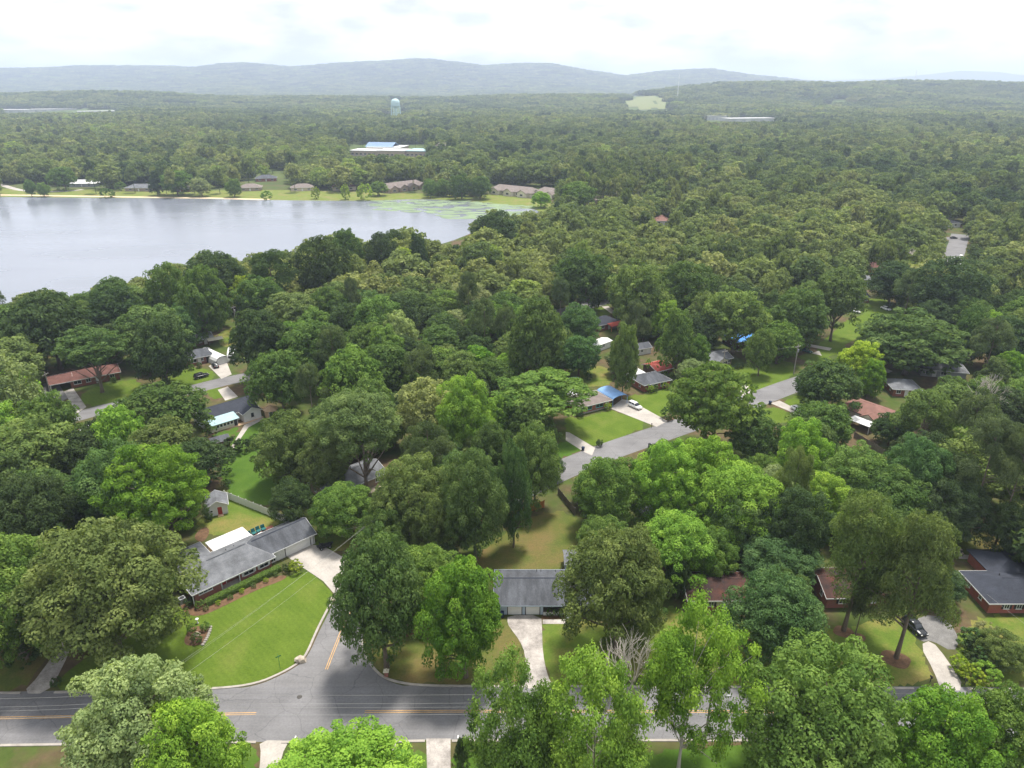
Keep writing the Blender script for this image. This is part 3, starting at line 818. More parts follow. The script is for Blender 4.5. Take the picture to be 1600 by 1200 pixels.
# local x runs along the front, local y to the back
EH = 2.6
wall_mesh(0, 5.0, 0, 9.5, -.3, EH).build('wall', 'brick_red', ch)
wall_mesh(5.003, 9.0, 1.6, 9.5, -.3, EH).build('wall', 'brick_red', ch)
wall_mesh(9.003, 15.6, 0.5, 9.5, -.3, EH).build('wall', 'brick_red', ch)
wall_mesh(15.603, 25.6, 1.4, 8.6, -.3, EH, 0, 1.9).build('garage_wall', 'wall_white', ch)
wall_mesh(1.5, 6.8, 9.503, 14.5, -.3, EH).build('wall', 'brick_red', ch)
a1 = (-.6, 16.2, -.6, 10.1, EH + .02, EH + 2.25, 5.3, 3.6)
rf = roof_mesh(*a1).build('roof', 'roof_grey', ch); trim_mesh(*a1).build('fascia', 'trim_white', rf)
ridge_cap(rf, 4.7, 12.6, 4.75, EH + 2.25, 'roof_slate')
a2 = (13.0, 26.2, .8, 9.2, EH + .05, EH + 2.02, 0.0, 0.0)
rg = roof_mesh(*a2).build('garage_roof', 'roof_slate', ch); trim_mesh(*a2).build('fascia', 'trim_white', rg)
ridge_cap(rg, 14.0, 26.2, 5.0, EH + 2.02, 'roof_charcoal')
a3 = (0.9, 7.4, 5.0, 15.1, EH + .06, EH + 2.0, 0.0, 3.2)
rr = roof_mesh(*a3, axis='y').build('rear_roof', 'roof_grey', ch); trim_mesh(*a3, axis='y').build('fascia', 'trim_white', rr)
MB().box(5.2, 1.4, 0, 5.35, 1.55, EH - .1).build('porch_post', 'trim_white', ch) if False else None
for px_ in (5.15, 8.7): MB().box(px_, .1, 0, px_ + .16, .26, EH - .15).build('porch_post', 'trim_white', ch)
MB().box(5.01, -.1, 0, 8.98, 1.59, .16).build('porch_floor', 'concrete', ch)
fF = lambda y: face_xf('F', 0, 26, y, 9.5)
window(ch, fF(0), 2.1, 1.55, 2.6, .8, mull=2)
window(ch, fF(1.6), 7.6, .9, 1.5, 1.4, mull=1)
door(ch, fF(1.6), 6.1, mat='door_red')
window(ch, fF(.5), 10.8, .75, 2.1, 1.5, mull=1, bars=1); window(ch, fF(.5), 14.0, .75, 1.9, 1.5, mull=1, bars=1)
for c_ in (9.55, 12.1, 12.85, 15.15):
    s_ = MB(); fbox(s_, fF(.5), c_ - .17, c_ + .17, 0, .05, .72, 2.3); s_.build('shutter', 'trim_white', ch)
window(ch, fF(1.4), 16.4, .3, 1.1, 1.9, mull=1); door(ch, fF(1.4), 17.7)
garage(ch, fF(1.4), 22.0, 5.6, 2.15, lights=False)
fL = face_xf('L', 0, 26, 0, 9.5)
for u_ in (2.2, 6.5): window(ch, fL, u_, 1.1, 1.1, 1.2)
MB().box(-.5, -.5, 0, -.36, -.36, EH - .12).build('downspout', 'trim_white', ch)
MB().box(25.7, 1.25, 0, 25.8, 1.35, EH - .1).build('downspout', 'trim_white', ch)
for x_, y_ in ((19.5, 1.28), (24.9, 1.28)): MB().box(x_, y_, 2.2, x_ + .15, y_ + .1, 2.45).build('wall_lamp', 'trim_dark', ch)
pipes(rf, [(9.2, 6.2, EH + 1.5), (11.0, 6.6, EH + 1.3)])
# white flat patio cover behind
pc = thing('patio_cover', 'white flat patio cover behind the grey-roofed corner house', 'patio cover', (cx0, cy0, 0), crz)
for i in range(6):
    MB().box(8.0 + i * 1.35, 9.45, 2.62 + .004 * (i % 2), 8.0 + (i + 1) * 1.35 - .03, 14.0, 2.74 + .004 * (i % 2)).build('roof_panel', 'roof_white', pc)
for x_, y_ in ((8.2, 13.8), (12.0, 13.8), (15.8, 13.8), (8.2, 10.2), (15.8, 10.2)): MB().box(x_, y_, 0, x_ + .14, y_ + .14, 2.62).build('post', 'trim_white', pc)
MB().box(7.9, 13.6, 2.45, 16.1, 13.75, 2.615).build('beam', 'trim_white', pc)
pt = MB().box(16.4, 9.0, 0, 22.5, 14.2, .05).build('patio', 'patio_brick', None, (cx0, cy0, 0), crz); structure(pt, 'red brick patio beside the white patio cover')
def at_corner(x, y, z=0.0):
    c_, s_ = math.cos(crz), math.sin(crz); return (cx0 + x * c_ - y * s_, cy0 + x * s_ + y * c_, z)
for i, (x_, y_) in enumerate(((17.0, 13.2), (18.1, 13.4), (19.2, 13.5), (20.3, 13.4))):
    c_ = thing('patio_chair', ['leftmost', 'second from left', 'third from left', 'rightmost'][i] + ' teal chair on the red brick patio', 'chair', at_corner(x_, y_, .05), crz, 'teal patio chairs')
    MB().box(-.45, -.45, .38, .45, .45, .5).build('seat', 'teal_fabric', c_); MB().hexa([(-.45, .4, .5), (.45, .4, .5), (.45, .52, .5), (-.45, .52, .5)], [(-.42, .55, 1.25), (.42, .55, 1.25), (.42, .65, 1.25), (-.42, .65, 1.25)]).build('backrest', 'teal_fabric', c_)
    for sx in (-.38, .38):
        for sy in (-.38, .4): MB().box(sx - .03, sy - .03, 0, sx + .03, sy + .03, .38).build('leg', 'trim_dark', c_)
tb = thing('patio_table', 'round white table with centre pole on the red brick patio', 'table', at_corner(18.8, 11.2, .05), crz)
MB().lathe([(1.0, .70), (1.0, .75)], 20).build('table_top', 'trim_white', tb); MB().tube([(0, 0, 0), (0, 0, .70)], .08).build('pedestal', 'trim_white', tb); MB().tube([(0, 0, .752), (0, 0, 2.3)], .03).build('umbrella_pole', 'trim_white', tb)

# --- pale blue house in the middle
bh = thing('blue_house', 'pale blue house with slate gable roof and two white garage doors', 'house', (-2.9, 104.0, 0), 0)
BL, BD = 19.5, 9.4
wall_mesh(0, 8.6, 0, BD, -.3, 2.55, 1.9, 0).build('wall', 'wall_blue', bh)
wall_mesh(8.603, BL, 1.9, BD, -.3, 2.55, 0, 1.9).build('wall', 'wall_blue', bh)
ab = (-.5, BL + .4, -.55, BD + .5, 2.48, 4.62, 0, 0)
rb = roof_mesh(*ab).build('roof', 'roof_slate', bh); trim_mesh(*ab).build('fascia', 'wall_blue', rb)
ridge_cap(rb, -.5, BL + .4, BD / 2, 4.62, 'roof_charcoal')
lo_ = MB().hexa([(-.52, -.57, 2.49), (15.0, -.57, 2.49), (15.0, 1.5, 3.31), (-.52, 1.5, 3.31)], [(-.52, -.57, 2.53), (15.0, -.57, 2.53), (15.0, 1.5, 3.37), (-.52, 1.5, 3.37)]); lo_.build('lower_course', 'roof_slate', rb)
pipes(rb, [(7.7, 8.7, 3.0), (8.5, 8.7, 3.0), (11.3, 8.6, 3.0), (12.6, 8.2, 3.1), (.3, 8.6, 3.0)])
f = face_xf('F', 0, BL, 0, BD)
garage(bh, f, 3.4, 2.5, 2.2); garage(bh, f, 6.7, 2.5, 2.2)
MB().box(8.65, -.2, 0, 14.0, 1.88, .75).build('porch_base', 'wall_white', bh)
MB().box(8.65, -.25, .755, 14.0, 1.88, .85).build('porch_floor', 'wood_old', bh)
rl = MB().box(8.7, -.15, 1.70, 12.4, -.08, 1.78)
rl.build('railing', 'trim_dark', bh)
for i in range(25): MB().box(8.75 + i * .15, -.14, .853, 8.79 + i * .15, -.10, 1.697).build('baluster', 'trim_dark', bh)
for x_ in (8.75, 10.3, 12.4, 13.8): MB().box(x_, -.16, .853, x_ + .14, -.02, 2.4).build('porch_post', 'trim_dark' if x_ < 13 else 'trim_white', bh)
for i in range(3): MB().box(12.6, -.6 - .35 * i, 0, 13.9, -.26 - .35 * i, .56 - .2 * i).build('step', 'trim_white', bh)
f2 = face_xf('F', 0, BL, 1.9, BD)
door(bh, f2, 12.2, mat='trim_white', z=.9, h=1.6); window(bh, f2, 10.3, 1.3, 1.8, .95); window(bh, f2, 16.8, 1.1, 2.0, 1.2)
for u_ in (2.5, 6.5): window(bh, face_xf('L', 0, BL, 0, BD), u_, 1.1, 1.0, 1.1)
MB().box(14.05, 1.2, 0, 19.4, 1.88, .9).build('skirting', 'wall_white', bh)
an = thing('blue_shed', 'pale blue shed behind the slate-roofed blue house', 'shed', (10.6, 115.5, 0), 0)
wall_mesh(0, 4.5, 0, 4.5, -.3, 2.5, 1.0, 1.0).build('wall', 'wall_blue', an); roof_mesh(-.3, 4.8, -.3, 4.8, 2.55, 3.7).build('roof', 'roof_grey', an)
door(an, face_xf('F', 0, 4.5, 0, 4.5), 1.2); window(an, face_xf('F', 0, 4.5, 0, 4.5), 3.2, 1.1, .9, .9)

# --- the other houses, near to far
house('red brick house with dark stained gable roof half hidden behind the blue-green tree', (1075, 954), (1180, 954), 7.6, 'brick_bright', 'roof_black', 'gable', 2.6, 1.6, .45,
      wins=((.19, 1.1), (.33, 1.1), (.8, 1.4)), doors=(.54,), door_mat='door_pale', shutters='trim_dark', upper='wall_cream')
t, _ = house('red brick house with dark blue-grey hip roof at the right edge', (1542, 958), (1680, 958), 8.6, 'brick_bright', 'roof_charcoal', 'hip', 2.6, 1.9, .5,
      wins=((.2, 1.0), (.34, 1.0), (.7, 1.5)), doors=(.52,), shutters='trim_dark')
aw = (5.0, 14.0, 7.0, 16.0, 2.62, 4.3, 3.5, 3.5)
wall_mesh(5.5, 13.5, 8.603, 15.5, -.3, 2.55).build('wall', 'brick_bright', t); roof_mesh(*aw, axis='y').build('rear_roof', 'roof_charcoal', t)
house('brick house glimpsed between the pine trunks behind the dark shade', (1290, 950), (1385, 948), 8, 'brick_red', 'roof_black', 'gable', 2.6, 1.5, wins=((.25, 1.3), (.75, 1.3)), shutters='trim_dark')
house('dark house with one white window under the trees at the left edge', (5, 962), (70, 954), 8, 'wall_brown', 'roof_charcoal', 'gable', 2.6, 1.5, wins=((.75, 1.5), (.3, 1.2)))
house('long grey gable house buried in the woods above the corner house', (513, 775, 2.6), (602, 738, 2.6), 8.5, 'brick_tan', 'roof_grey', 'gable', 2.6, 1.7, wins=((.3, 1.5), (.6, 1.5), (.85, 1.2)))
house('house with pale aqua roof hidden under the spreading green tree', (778, 668), (838, 660), 8, 'wall_grey', 'roof_aqua', 'gable', 2.6, 1.5)
t, _ = house('low brick house with pinkish brown-grey hip roof beside a blue carport', (903, 649), (953, 636.5), 7.6, 'brick_bright', 'roof_brown', 'hip', 2.6, 1.5, .5, wins=((.16, 1.5), (.36, 1.5), (.66, 2.6)), doors=(.9,), frame='teal_trim')
MB().box(1.0, 7.9, 2.3, 7.0, 12.5, 2.45).build('flat_roof', 'roof_white', t); MB().box(1.2, 8.1, -.2, 6.8, 12.3, 2.296).build('annex_wall', 'wall_white', t)
MB().box(-.02, -.04, -.2, 11.3, -.003, .45).build('plinth', 'kerb_stone', t)
(bx, by), brz, bl = frame_of((958, 625, 2.4), (989, 617, 2.4))
cp = thing('carport', 'light blue arched metal carport beside the brown-roofed brick house', 'carport', (bx, by, 0), brz)
nseg = 10; cw, cl_ = 5.8, 8.2
for s_ in range(nseg):
    a0, a1_ = math.pi * s_ / nseg, math.pi * (s_ + 1) / nseg
    x0_, x1_ = cw / 2 - cw / 2 * math.cos(a0), cw / 2 - cw / 2 * math.cos(a1_); z0_, z1_ = 2.3 + .95 * math.sin(a0), 2.3 + .95 * math.sin(a1_)
    MB().hexa([(x0_, 0, z0_), (x1_ - .02, 0, z1_), (x1_ - .02, cl_, z1_), (x0_, cl_, z0_)], [(x0_, 0, z0_ + .06), (x1_ - .02, 0, z1_ + .06), (x1_ - .02, cl_, z1_ + .06), (x0_, cl_, z0_ + .06)]).build('roof_panel', 'roof_blue', cp)
for x_ in (.1, cw - .2):
    for y_ in (.2, 2.8, 5.4, 7.9): MB().box(x_, y_, 0, x_ + .1, y_ + .1, 2.28).build('post', 'roof_blue', cp)
MB().box(-.03, 4.5, .4, .05, 8.1, 2.2).build('side_panel', 'tarp_blue', cp)
t, _ = house('brick house with dark grey hip roof and white flat roof behind the bright yard', (1006, 613), (1046, 604.5), 7.6, 'brick_bright', 'roof_slate', 'hip', 2.6, 1.6, .5, wins=((.2, 1.0), (.45, 1.4), (.75, 2.4)), doors=(.33,))
MB().box(.2, 8.0, 2.6, 6.3, 13, 2.75).build('flat_roof', 'roof_white', t); MB().box(.4, 8.1, -.2, 6.1, 12.8, 2.596).build('annex_wall', 'wall_white', t)
house('outbuilding with a red metal roof behind the dark-roofed brick house', (1026, 590), (1050, 584), 7, 'wall_brown', 'roof_red', 'gable', 2.3, 1.2, wins=((.5, 1.2),), doors=(), side_wins=False, name='outbuilding', cat='outbuilding')
t, _ = house('small tan house with blue-grey roof and front gable beside the conical tree', (1112, 577), (1142, 569.5), 8, 'brick_tan', 'roof_grey', 'gable', 2.6, 1.6, .45, wins=((.3, 1.4), (.6, 1.4), (.85, 1.2)), doors=(.47,), shutters='trim_dark')
ag = (1.0, 6.6, -1.6, 4.0, 2.66, 4.0, 0, 0); roof_mesh(*ag, axis='y').build('porch_roof', 'roof_grey', t); wall_mesh(1.4, 6.2, -1.2, -.003, 2.3, 2.6, 1.1, 0, axis='y').build('porch_gable', 'wall_cream', t)
for x_ in (1.5, 3.7, 6.0): MB().box(x_, -1.15, 0, x_ + .14, -1.0, 2.3).build('porch_post', 'trim_white', t)
# reddish-brown roofed house, seen corner-on
pr = thing('red_roofed_house', 'tan house with reddish-brown hip roof and white patio roof at its back', 'house', (97.1, 190.4, 0), math.atan2(-9.8, 7.1))
wall_mesh(0, 11.6, 0, 9.2, -.3, 2.6).build('wall', 'wall_tan', pr)
ar = (-.55, 12.15, -.55, 9.75, 2.62, 4.5, 4.6, 4.6); rr = roof_mesh(*ar).build('roof', 'roof_redbrown', pr); trim_mesh(*ar).build('fascia', 'wall_brown', rr); ridge_cap(rr, 4.0, 7.5, 4.6, 4.5, 'roof_redbrown')
wall_mesh(7.2, 11.0, -1.4, -.003, -.3, 2.5, 1.0, 0, 'y').build('bay_wall', 'wall_cream', pr); ab2 = (6.8, 11.4, -1.9, 4.0, 2.55, 3.8, 0, 0); rb2 = roof_mesh(*ab2, axis='y').build('bay_roof', 'roof_redbrown', pr); trim_mesh(*ab2, axis='y').build('fascia', 'wall_brown', rb2)
fp = face_xf('F', 0, 12, 0, 9.2); window(pr, fp, 2.0, .9, 1.6, 1.3); door(pr, fp, 5.2)
window(pr, face_xf('F', 0, 12, -1.4, 9.2), 9.1, .7, 2.2, 1.5)
for u_ in (2.2, 6.5): window(pr, face_xf('R', 0, 11.6, 0, 9.2), u_, .9, 1.3, 1.2)
MB().box(5.6, -6.2, 2.25, 12.2, -2.2, 2.36).build('patio_roof', 'roof_white', pr)
for x_, y_ in ((5.7, -6.1), (12.0, -6.1), (5.7, -2.5), (12.0, -2.5)): MB().box(x_, y_, 0, x_ + .12, y_ + .12, 2.245).build('post', 'trim_white', pr)
house('house with large light grey hip roof behind the brown-roofed tan house', (1438, 587), (1508, 594), 9.5, 'wall_grey', 'roof_grey', 'hip', 2.7, 1.9, .6, wins=((.15, 1.4), (.5, 1.8)), doors=(.3,))
house('small brick house with grey hip roof above the reddish-brown roof', (1394, 619), (1436, 621), 8, 'brick_red', 'roof_grey', 'hip', 2.6, 1.7, .5)
house('tan cottage with grey gable roof among the dark trees at right', (1487, 556), (1515, 563), 7, 'wall_tan', 'roof_grey', 'gable', 2.6, 1.5, .4, wins=((.3, 1.2), (.7, 1.2)))
t, _ = house('brick house with dark roof and red metal porch roof by the wooded bend', (936, 518), (967, 511), 8, 'brick_red', 'roof_charcoal', 'hip', 2.6, 1.8, .5)
MB().hexa([(3.5, -3.2, 2.1), (10.5, -3.2, 2.1), (10.5, -.55, 2.75), (3.5, -.55, 2.75)], [(3.5, -3.2, 2.2), (10.5, -3.2, 2.2), (10.5, -.55, 2.85), (3.5, -.55, 2.85)]).build('porch_roof', 'roof_red', t)
for x_ in (3.7, 7.0, 10.2): MB().box(x_, -3.1, 0, x_ + .15, -2.95, 2.1).build('porch_post', 'wood_fence', t)
house('long white metal shed roof behind the trampoline yard', (931, 551), (955, 542), 4.5, 'wall_white', 'roof_white', 'gable', 2.4, .5, .3, wins=((.5, 1.0),), doors=(.8,), side_wins=False, name='shed', cat='shed')
house('small grey-roofed shed with white gable below the big oaks', (988, 557), (1017, 552), 5, 'wall_white', 'roof_slate', 'gable', 2.3, 1.2, .3, wins=((.5, 1.0),), doors=(.8,), name='shed', cat='shed')
house('white house mostly hidden by the tall trees left of the red porch', (815, 541), (884, 530), 8, 'wall_white', 'roof_slate', 'gable', 2.6, 1.6, .4, wins=((.3, 1.4), (.6, 1.4), (.9, 1.2)))
house('house under a bright blue tarpaulin roof behind the small leafy tree', (1148, 545), (1184, 540), 8, 'wall_brown', 'tarp_blue', 'gable', 2.5, 1.4, .4)
house('dark brick house beside the parked white cars', (1336, 474), (1357, 473), 8, 'brick_red', 'roof_charcoal', 'gable', 2.6, 1.7, .4)
house('grey-roofed house left of the dark round tree', (1338, 445), (1366, 444), 9, 'wall_grey', 'roof_grey', 'hip', 2.6, 1.6, .5)
house('house with brown roof and yellow wall under the bare tree', (1362, 430), (1382, 429), 9, 'wall_yellow', 'roof_rust', 'gable', 3.6, 1.8, .4, wins=((.3, 1.2), (.7, 1.2)))
house('grey-roofed house among dark trees at the right edge', (1550, 494), (1612, 492), 9, 'wall_grey', 'roof_slate', 'hip', 2.6, 1.7, .5)
house('grey-roofed house glimpsed at the top of the straight street', (1462, 356), (1500, 355), 10, 'wall_white', 'roof_grey', 'hip', 2.8, 1.8, .5)
house('house with dusty pink roof by the lake behind the left oaks', (112, 498), (146, 494), 9, 'brick_tan', 'roof_brown', 'hip', 2.6, 1.6, .5)
house('red-roofed house buried among the lime green trees', (1085, 752), (1140, 745), 9, 'brick_red', 'roof_rust', 'gable', 2.6, 1.7, .5)
house('grey-roofed house under the lime green trees right of the dry yard', (1015, 815), (1075, 800), 8, 'wall_grey', 'roof_grey', 'gable', 2.6, 1.6, .5)
# left-hand houses
t, _ = house('low brick ranch house with brownish-red roof and carport at left', (112, 606.5), (188, 592), 8.2, 'brick_red', 'roof_rust', 'hip', 2.6, 1.5, .6, wins=((.14, 2.2), (.36, 1.4), (.85, 1.4)), doors=(.55,))
acp = (-6.0, 1.0, -.6, 8.8, 2.5, 3.6, 0, 0); rcp = roof_mesh(*acp).build('carport_roof', 'roof_rust', t); trim_mesh(*acp).build('fascia', 'trim_white', rcp)
for x_, y_ in ((-5.6, -.2), (-5.6, 4), (-5.6, 8.2)): MB().box(x_, y_, 0, x_ + .25, y_ + .25, 2.45).build('post', 'trim_white', t)
t, _ = house('small brick house with grey hip roof beside a white vehicle cover', (293, 573), (336, 564), 8, 'brick_red', 'roof_slate', 'hip', 2.6, 1.5, .5, wins=((.25, 2.0), (.55, 1.0)), doors=(.45,))
MB().box(6.5, -.06, .1, 9.6, -.003, 2.2).build('carport_shade_panel', 'trim_dark', t)  # flat dark panel on the wall, painting the shade inside a carport bay
(bx, by), brz, bl = frame_of((338, 572), (355, 567))
vc = thing('vehicle_cover', 'rounded white vehicle cover standing on the driveway by the brick house', 'carport', (bx, by, 0), brz)
cw, cl_ = 5.2, 13.0
for s_ in range(8):
    a0, a1_ = math.pi * s_ / 8, math.pi * (s_ + 1) / 8
    q = [(cw / 2 - cw / 2 * math.cos(a), 2.9 * math.sin(a) ** .7) for a in (a0, a1_)]
    MB().hexa([(q[0][0], 0, q[0][1]), (q[1][0], 0, q[1][1]), (q[1][0], cl_, q[1][1]), (q[0][0], cl_, q[0][1])], [(q[0][0], 0, q[0][1] + .06), (q[1][0], 0, q[1][1] + .06), (q[1][0], cl_, q[1][1] + .06), (q[0][0], cl_, q[0][1] + .06)]).build('cover_panel', 'roof_white', vc)
MB().quad((0, .1, 0), (cw, .1, 0), (cw * .85, .1, 2.0), (cw * .5, .1, 2.85), (cw * .15, .1, 2.0)).build('end_panel', 'roof_white', vc)
t, _ = house('shack with tin roof and clutter behind the grey hip roof', (306, 541), (333, 536), 7, 'wall_brown', 'tin', 'gable', 2.3, 1.1, .6, wins=((.3, 1.0),), doors=(.6,), name='outbuilding', cat='outbuilding')
MB().hexa([(4, -3, 1.9), (9.5, -3, 1.9), (9.5, -.7, 2.35), (4, -.7, 2.35)], [(4, -3, 1.97), (9.5, -3, 1.97), (9.5, -.7, 2.42), (4, -.7, 2.42)]).build('awning', 'wall_cream', t)
for x_ in (4.2, 9.2): MB().box(x_, -2.9, 0, x_ + .12, -2.78, 1.9).build('post', 'wood_old', t)
# white house with charcoal roof
wx, wy = -84.6, 177.5; wrz = math.atan2(10.6, 11.1)
wh = thing('white_house', 'white house with charcoal roof and pale aqua sunroom roof', 'house', (wx, wy, 0), wrz)
WL = 15.4
wall_mesh(0, WL, 3.0, 11.0, -.3, 2.6, 2.0, 2.0).build('wall', 'wall_white', wh)
aw = (-.4, WL + .5, 2.5, 11.6, 2.6, 4.75, 0, 0); rw = roof_mesh(*aw).build('roof', 'roof_charcoal', wh); trim_mesh(*aw).build('fascia', 'trim_white', rw); ridge_cap(rw, -.4, WL + .5, 7.05, 4.75, 'roof_charcoal')
wall_mesh(10.2, WL - .003, 0, 2.997, -.3, 2.6, 1.35, 0, 'y').build('wing_wall', 'wall_white', wh); aw2 = (9.8, WL + .4, -.4, 7.5, 2.62, 4.15, 0, 0); rw2 = roof_mesh(*aw2, axis='y').build('wing_roof', 'roof_charcoal', wh); trim_mesh(*aw2, axis='y').build('fascia', 'trim_white', rw2)
wall_mesh(.6, 8.2, -.2, 2.997, -.3, 2.2).build('sunroom_wall', 'wall_cream', wh)
MB().hexa([(.2, -.7, 2.2), (8.7, -.7, 2.2), (8.7, 3.2, 2.95), (.2, 3.2, 2.95)], [(.2, -.7, 2.3), (8.7, -.7, 2.3), (8.7, 3.2, 3.05), (.2, 3.2, 3.05)]).build('sunroom_roof', 'roof_aqua', wh)
fs = face_xf('F', 0, WL, -.2, 3.0)
for i in range(6): window(wh, fs, 1.5 + i * 1.0, .95, .85, 1.0, 'trim_white', None, 0)
door(wh, fs, 7.6, mat='trim_dark'); window(wh, face_xf('F', 0, WL, 0, 11), 12.8, 1.1, .8, 1.2, 'trim_dark', None, 0); window(wh, face_xf('F', 0, WL, 3.0, 11), 9.2, 1.2, 1.0, 1.0)
for u_ in (3, 5.6): window(wh, face_xf('R', 0, WL, 3, 11), u_ + 2.5, 1.1, 1.0, 1.1)
wk = sheet('dirt_edge', 'wood_raw', [(341, 673), (368, 667), (385, 662), (412, 653), (411, 650), (383, 659), (366, 664), (341, 670)], .02, 0); structure(wk, 'pale bare earth edge below the white house')
# small sheds
(bx, by), brz, bl = frame_of((326.5, 808), (357, 801.5))
sh = thing('white_shed', 'white shed with red door and grey roof beside the white fence', 'shed', (bx, by, 0), brz)
wall_mesh(0, bl, 0, 4.6, -.3, 2.5, 1.25, 1.25, 'y').build('wall', 'wall_white', sh); as_ = (-.35, bl + .35, -.35, 5.0, 2.45, 3.85, 0, 0); rs = roof_mesh(*as_, axis='y').build('roof', 'roof_grey', sh); trim_mesh(*as_, axis='y').build('fascia', 'trim_white', rs)
door(sh, face_xf('F', 0, bl, 0, 4.6), bl * .6, .95, 1.9, 'door_red', z=.15); window(sh, face_xf('F', 0, bl, 0, 4.6), bl * .18, 1.0, .6, .6, 'trim_white', None, 0)
MB().box(bl * .6 - .6, -.9, 0, bl * .6 + .6, -.05, .14).build('step', 'wood_raw', sh)
(bx, by), brz, bl = frame_of((334, 704), (360, 697))
sh = thing('red_shed', 'small dark red shed with blue-grey roof beside the footpath', 'shed', (bx, by, 0), brz)
wall_mesh(0, bl, 0, 3.4, -.3, 2.1, .8, .8).build('wall', 'shed_red', sh); rs = roof_mesh(-.3, bl + .3, -.35, 3.75, 2.1, 3.0).build('roof', 'roof_slate', sh); trim_mesh(-.3, bl + .3, -.35, 3.75, 2.1, 3.0).build('fascia', 'wood_old', rs)
door(sh, face_xf('F', 0, bl, 0, 3.4), bl * .35, 1.2, 1.8, 'wood_old', z=.1)
X, Y = G(424, 650)
gz = thing('gazebo', 'small octagonal raw wood gazebo beside the white gable', 'gazebo', (X, Y, 0), .3)
MB().lathe([(1.75, 0), (1.75, 2.2)], 8).build('wall', 'wood_raw', gz); MB().lathe([(2.15, 2.2), (2.1, 2.3), (.25, 3.5), (.1, 3.6)], 8).build('roof', 'wood_raw', gz)
door(gz, lambda a, o, z: (a, -1.66 - o, z), 0, .8, 1.8, 'wood_old')

# --- far buildings across the lake
def long_roof(label, p0, p1, depth, n, roof, wall, rise=4.0, eh=3.6, name='lakeside_building'):
    (x, y), rz, L_ = frame_of(p0, p1)
    t = thing(name, label, 'building', (x, y, 0), rz)
    wall_mesh(0, L_, 0, depth, -.3, eh).build('wall', wall, t)
    roof_mesh(-1, L_ + 1, -1, depth + 1, eh, eh + rise, 5, 5).build('roof', roof, t)
    for i in range(n):
        c = L_ * (i + .5) / n
        roof_mesh(c - 5, c + 5, -5, depth * .6, eh + .1, eh + rise * .7, 0, 3, 'y').build('cross_gable', roof, t)
        wall_mesh(c - 4.5, c + 4.5, -4.4, -.003, -.3, eh, rise * .62, 0, 'y').build('gable_wall', wall, t)
        window(t, face_xf('F', 0, L_, -4.4, depth), c, 1.0, 3.0, 1.8)
    for i in range(n - 1): window(t, face_xf('F', 0, L_, 0, depth), L_ * (i + 1) / n, 1.0, 2.6, 1.8)
    return t
long_roof('long brown-roofed building across the lake with repeated gables', (604, 302), (664, 294), 16, 4, 'roof_brown', 'brick_tan')
long_roof('long brown-roofed lakeside building with cream gables left of the dense trees', (766, 302), (830, 309), 16, 3, 'roof_brown', 'wall_cream')
long_roof('smaller cream gabled building at the lily end of the lake', (836, 306), (872, 312), 15, 2, 'roof_brown', 'wall_cream')
for lab, p0, p1, roof, wall in (
        ('pale low house on the far shore above the beach', (108, 292), (148, 292), 'roof_white', 'wall_grey'),
        ('grey-roofed house on the far shore behind the dark pine', (196, 299), (238, 299), 'roof_grey', 'brick_tan'),
        ('brown-roofed far shore house right of the rounded trees', (268, 300), (296, 300), 'roof_brown', 'brick_red'),
        ('long grey-brown house on the far shore left of centre', (374, 299), (408, 298), 'roof_brown', 'brick_tan'),
        ('dark-roofed house in the gap behind the far shore', (400, 284), (432, 283), 'roof_slate', 'brick_red'),
        ('low house with tan roof on the far shore near the yellow bushes', (455, 299), (490, 298), 'roof_brown', 'wall_tan'),
        ('small house with rosy roof on the far shore beside the long gables', (520, 298), (556, 297), 'roof_redbrown', 'wall_tan'),
        ('white roofed house deep in the trees beyond the lake', (352, 259), (372, 259), 'roof_white', 'wall_white'),
        ('pink-roofed house beyond the lily end beside a clearing', (905, 322), (934, 318), 'roof_brown', 'wall_tan'),
        ('low pale roof peeking from the woods at upper right', (1222, 256), (1240, 256), 'roof_white', 'wall_white'),
        ('white wall glimpsed behind the tall pine trunks', (1024, 352), (1046, 352), 'roof_redbrown', 'wall_white'),
        ('grey-roofed house glimpsed in the woods at right centre', (1160, 328), (1182, 328), 'roof_white', 'wall_white')):
    house(lab, p0, p1, 12, wall, roof, 'hip', 3.2, 2.6, .7, wins=((.2, 2.4), (.8, 2.4)), name='lakeside_house')
# school with pale roofs
(x, y), rz, L_ = frame_of((548, 244), (662, 246))
sc = thing('school', 'large school with pale blue-white flat roofs and a blue gable beyond the lake', 'building', (x, y, 0), rz)
for i, (a, b_, d0, d1, h_, m_) in enumerate(((0, 40, 0, 30, 7, 'roof_white'), (40.2, 78, -6, 24, 8, 'roof_white'), (78.2, 112, 0, 40, 7.5, 'roof_aqua'), (12, 60, 30.2, 70, 9, 'roof_white'))):
    MB().box(a, d0, -.3, b_, d1, h_).build('wall', 'brick_tan', sc); MB().box(a - .6, d0 - .6, h_ + .003, b_ + .6, d1 + .6, h_ + .8).build('flat_roof', m_, sc)
    for k in range(int((b_ - a) / 6)): window(sc, face_xf('F', a, b_, d0, d1), a + 3 + 6 * k, 2.0, 3.6, 2.2)
roof_mesh(8, 48, 34, 66, 9.9, 15, 0, 0).build('gable_roof', 'school_blue', sc)
wall_mesh(114, 134, 0, 26, -.3, 12, 6, 6, 'y').build('gym_wall', 'wall_tan', sc); roof_mesh(113, 135, -1, 27, 12, 18.5, 0, 0, 'y').build('gym_roof', 'roof_brown', sc)
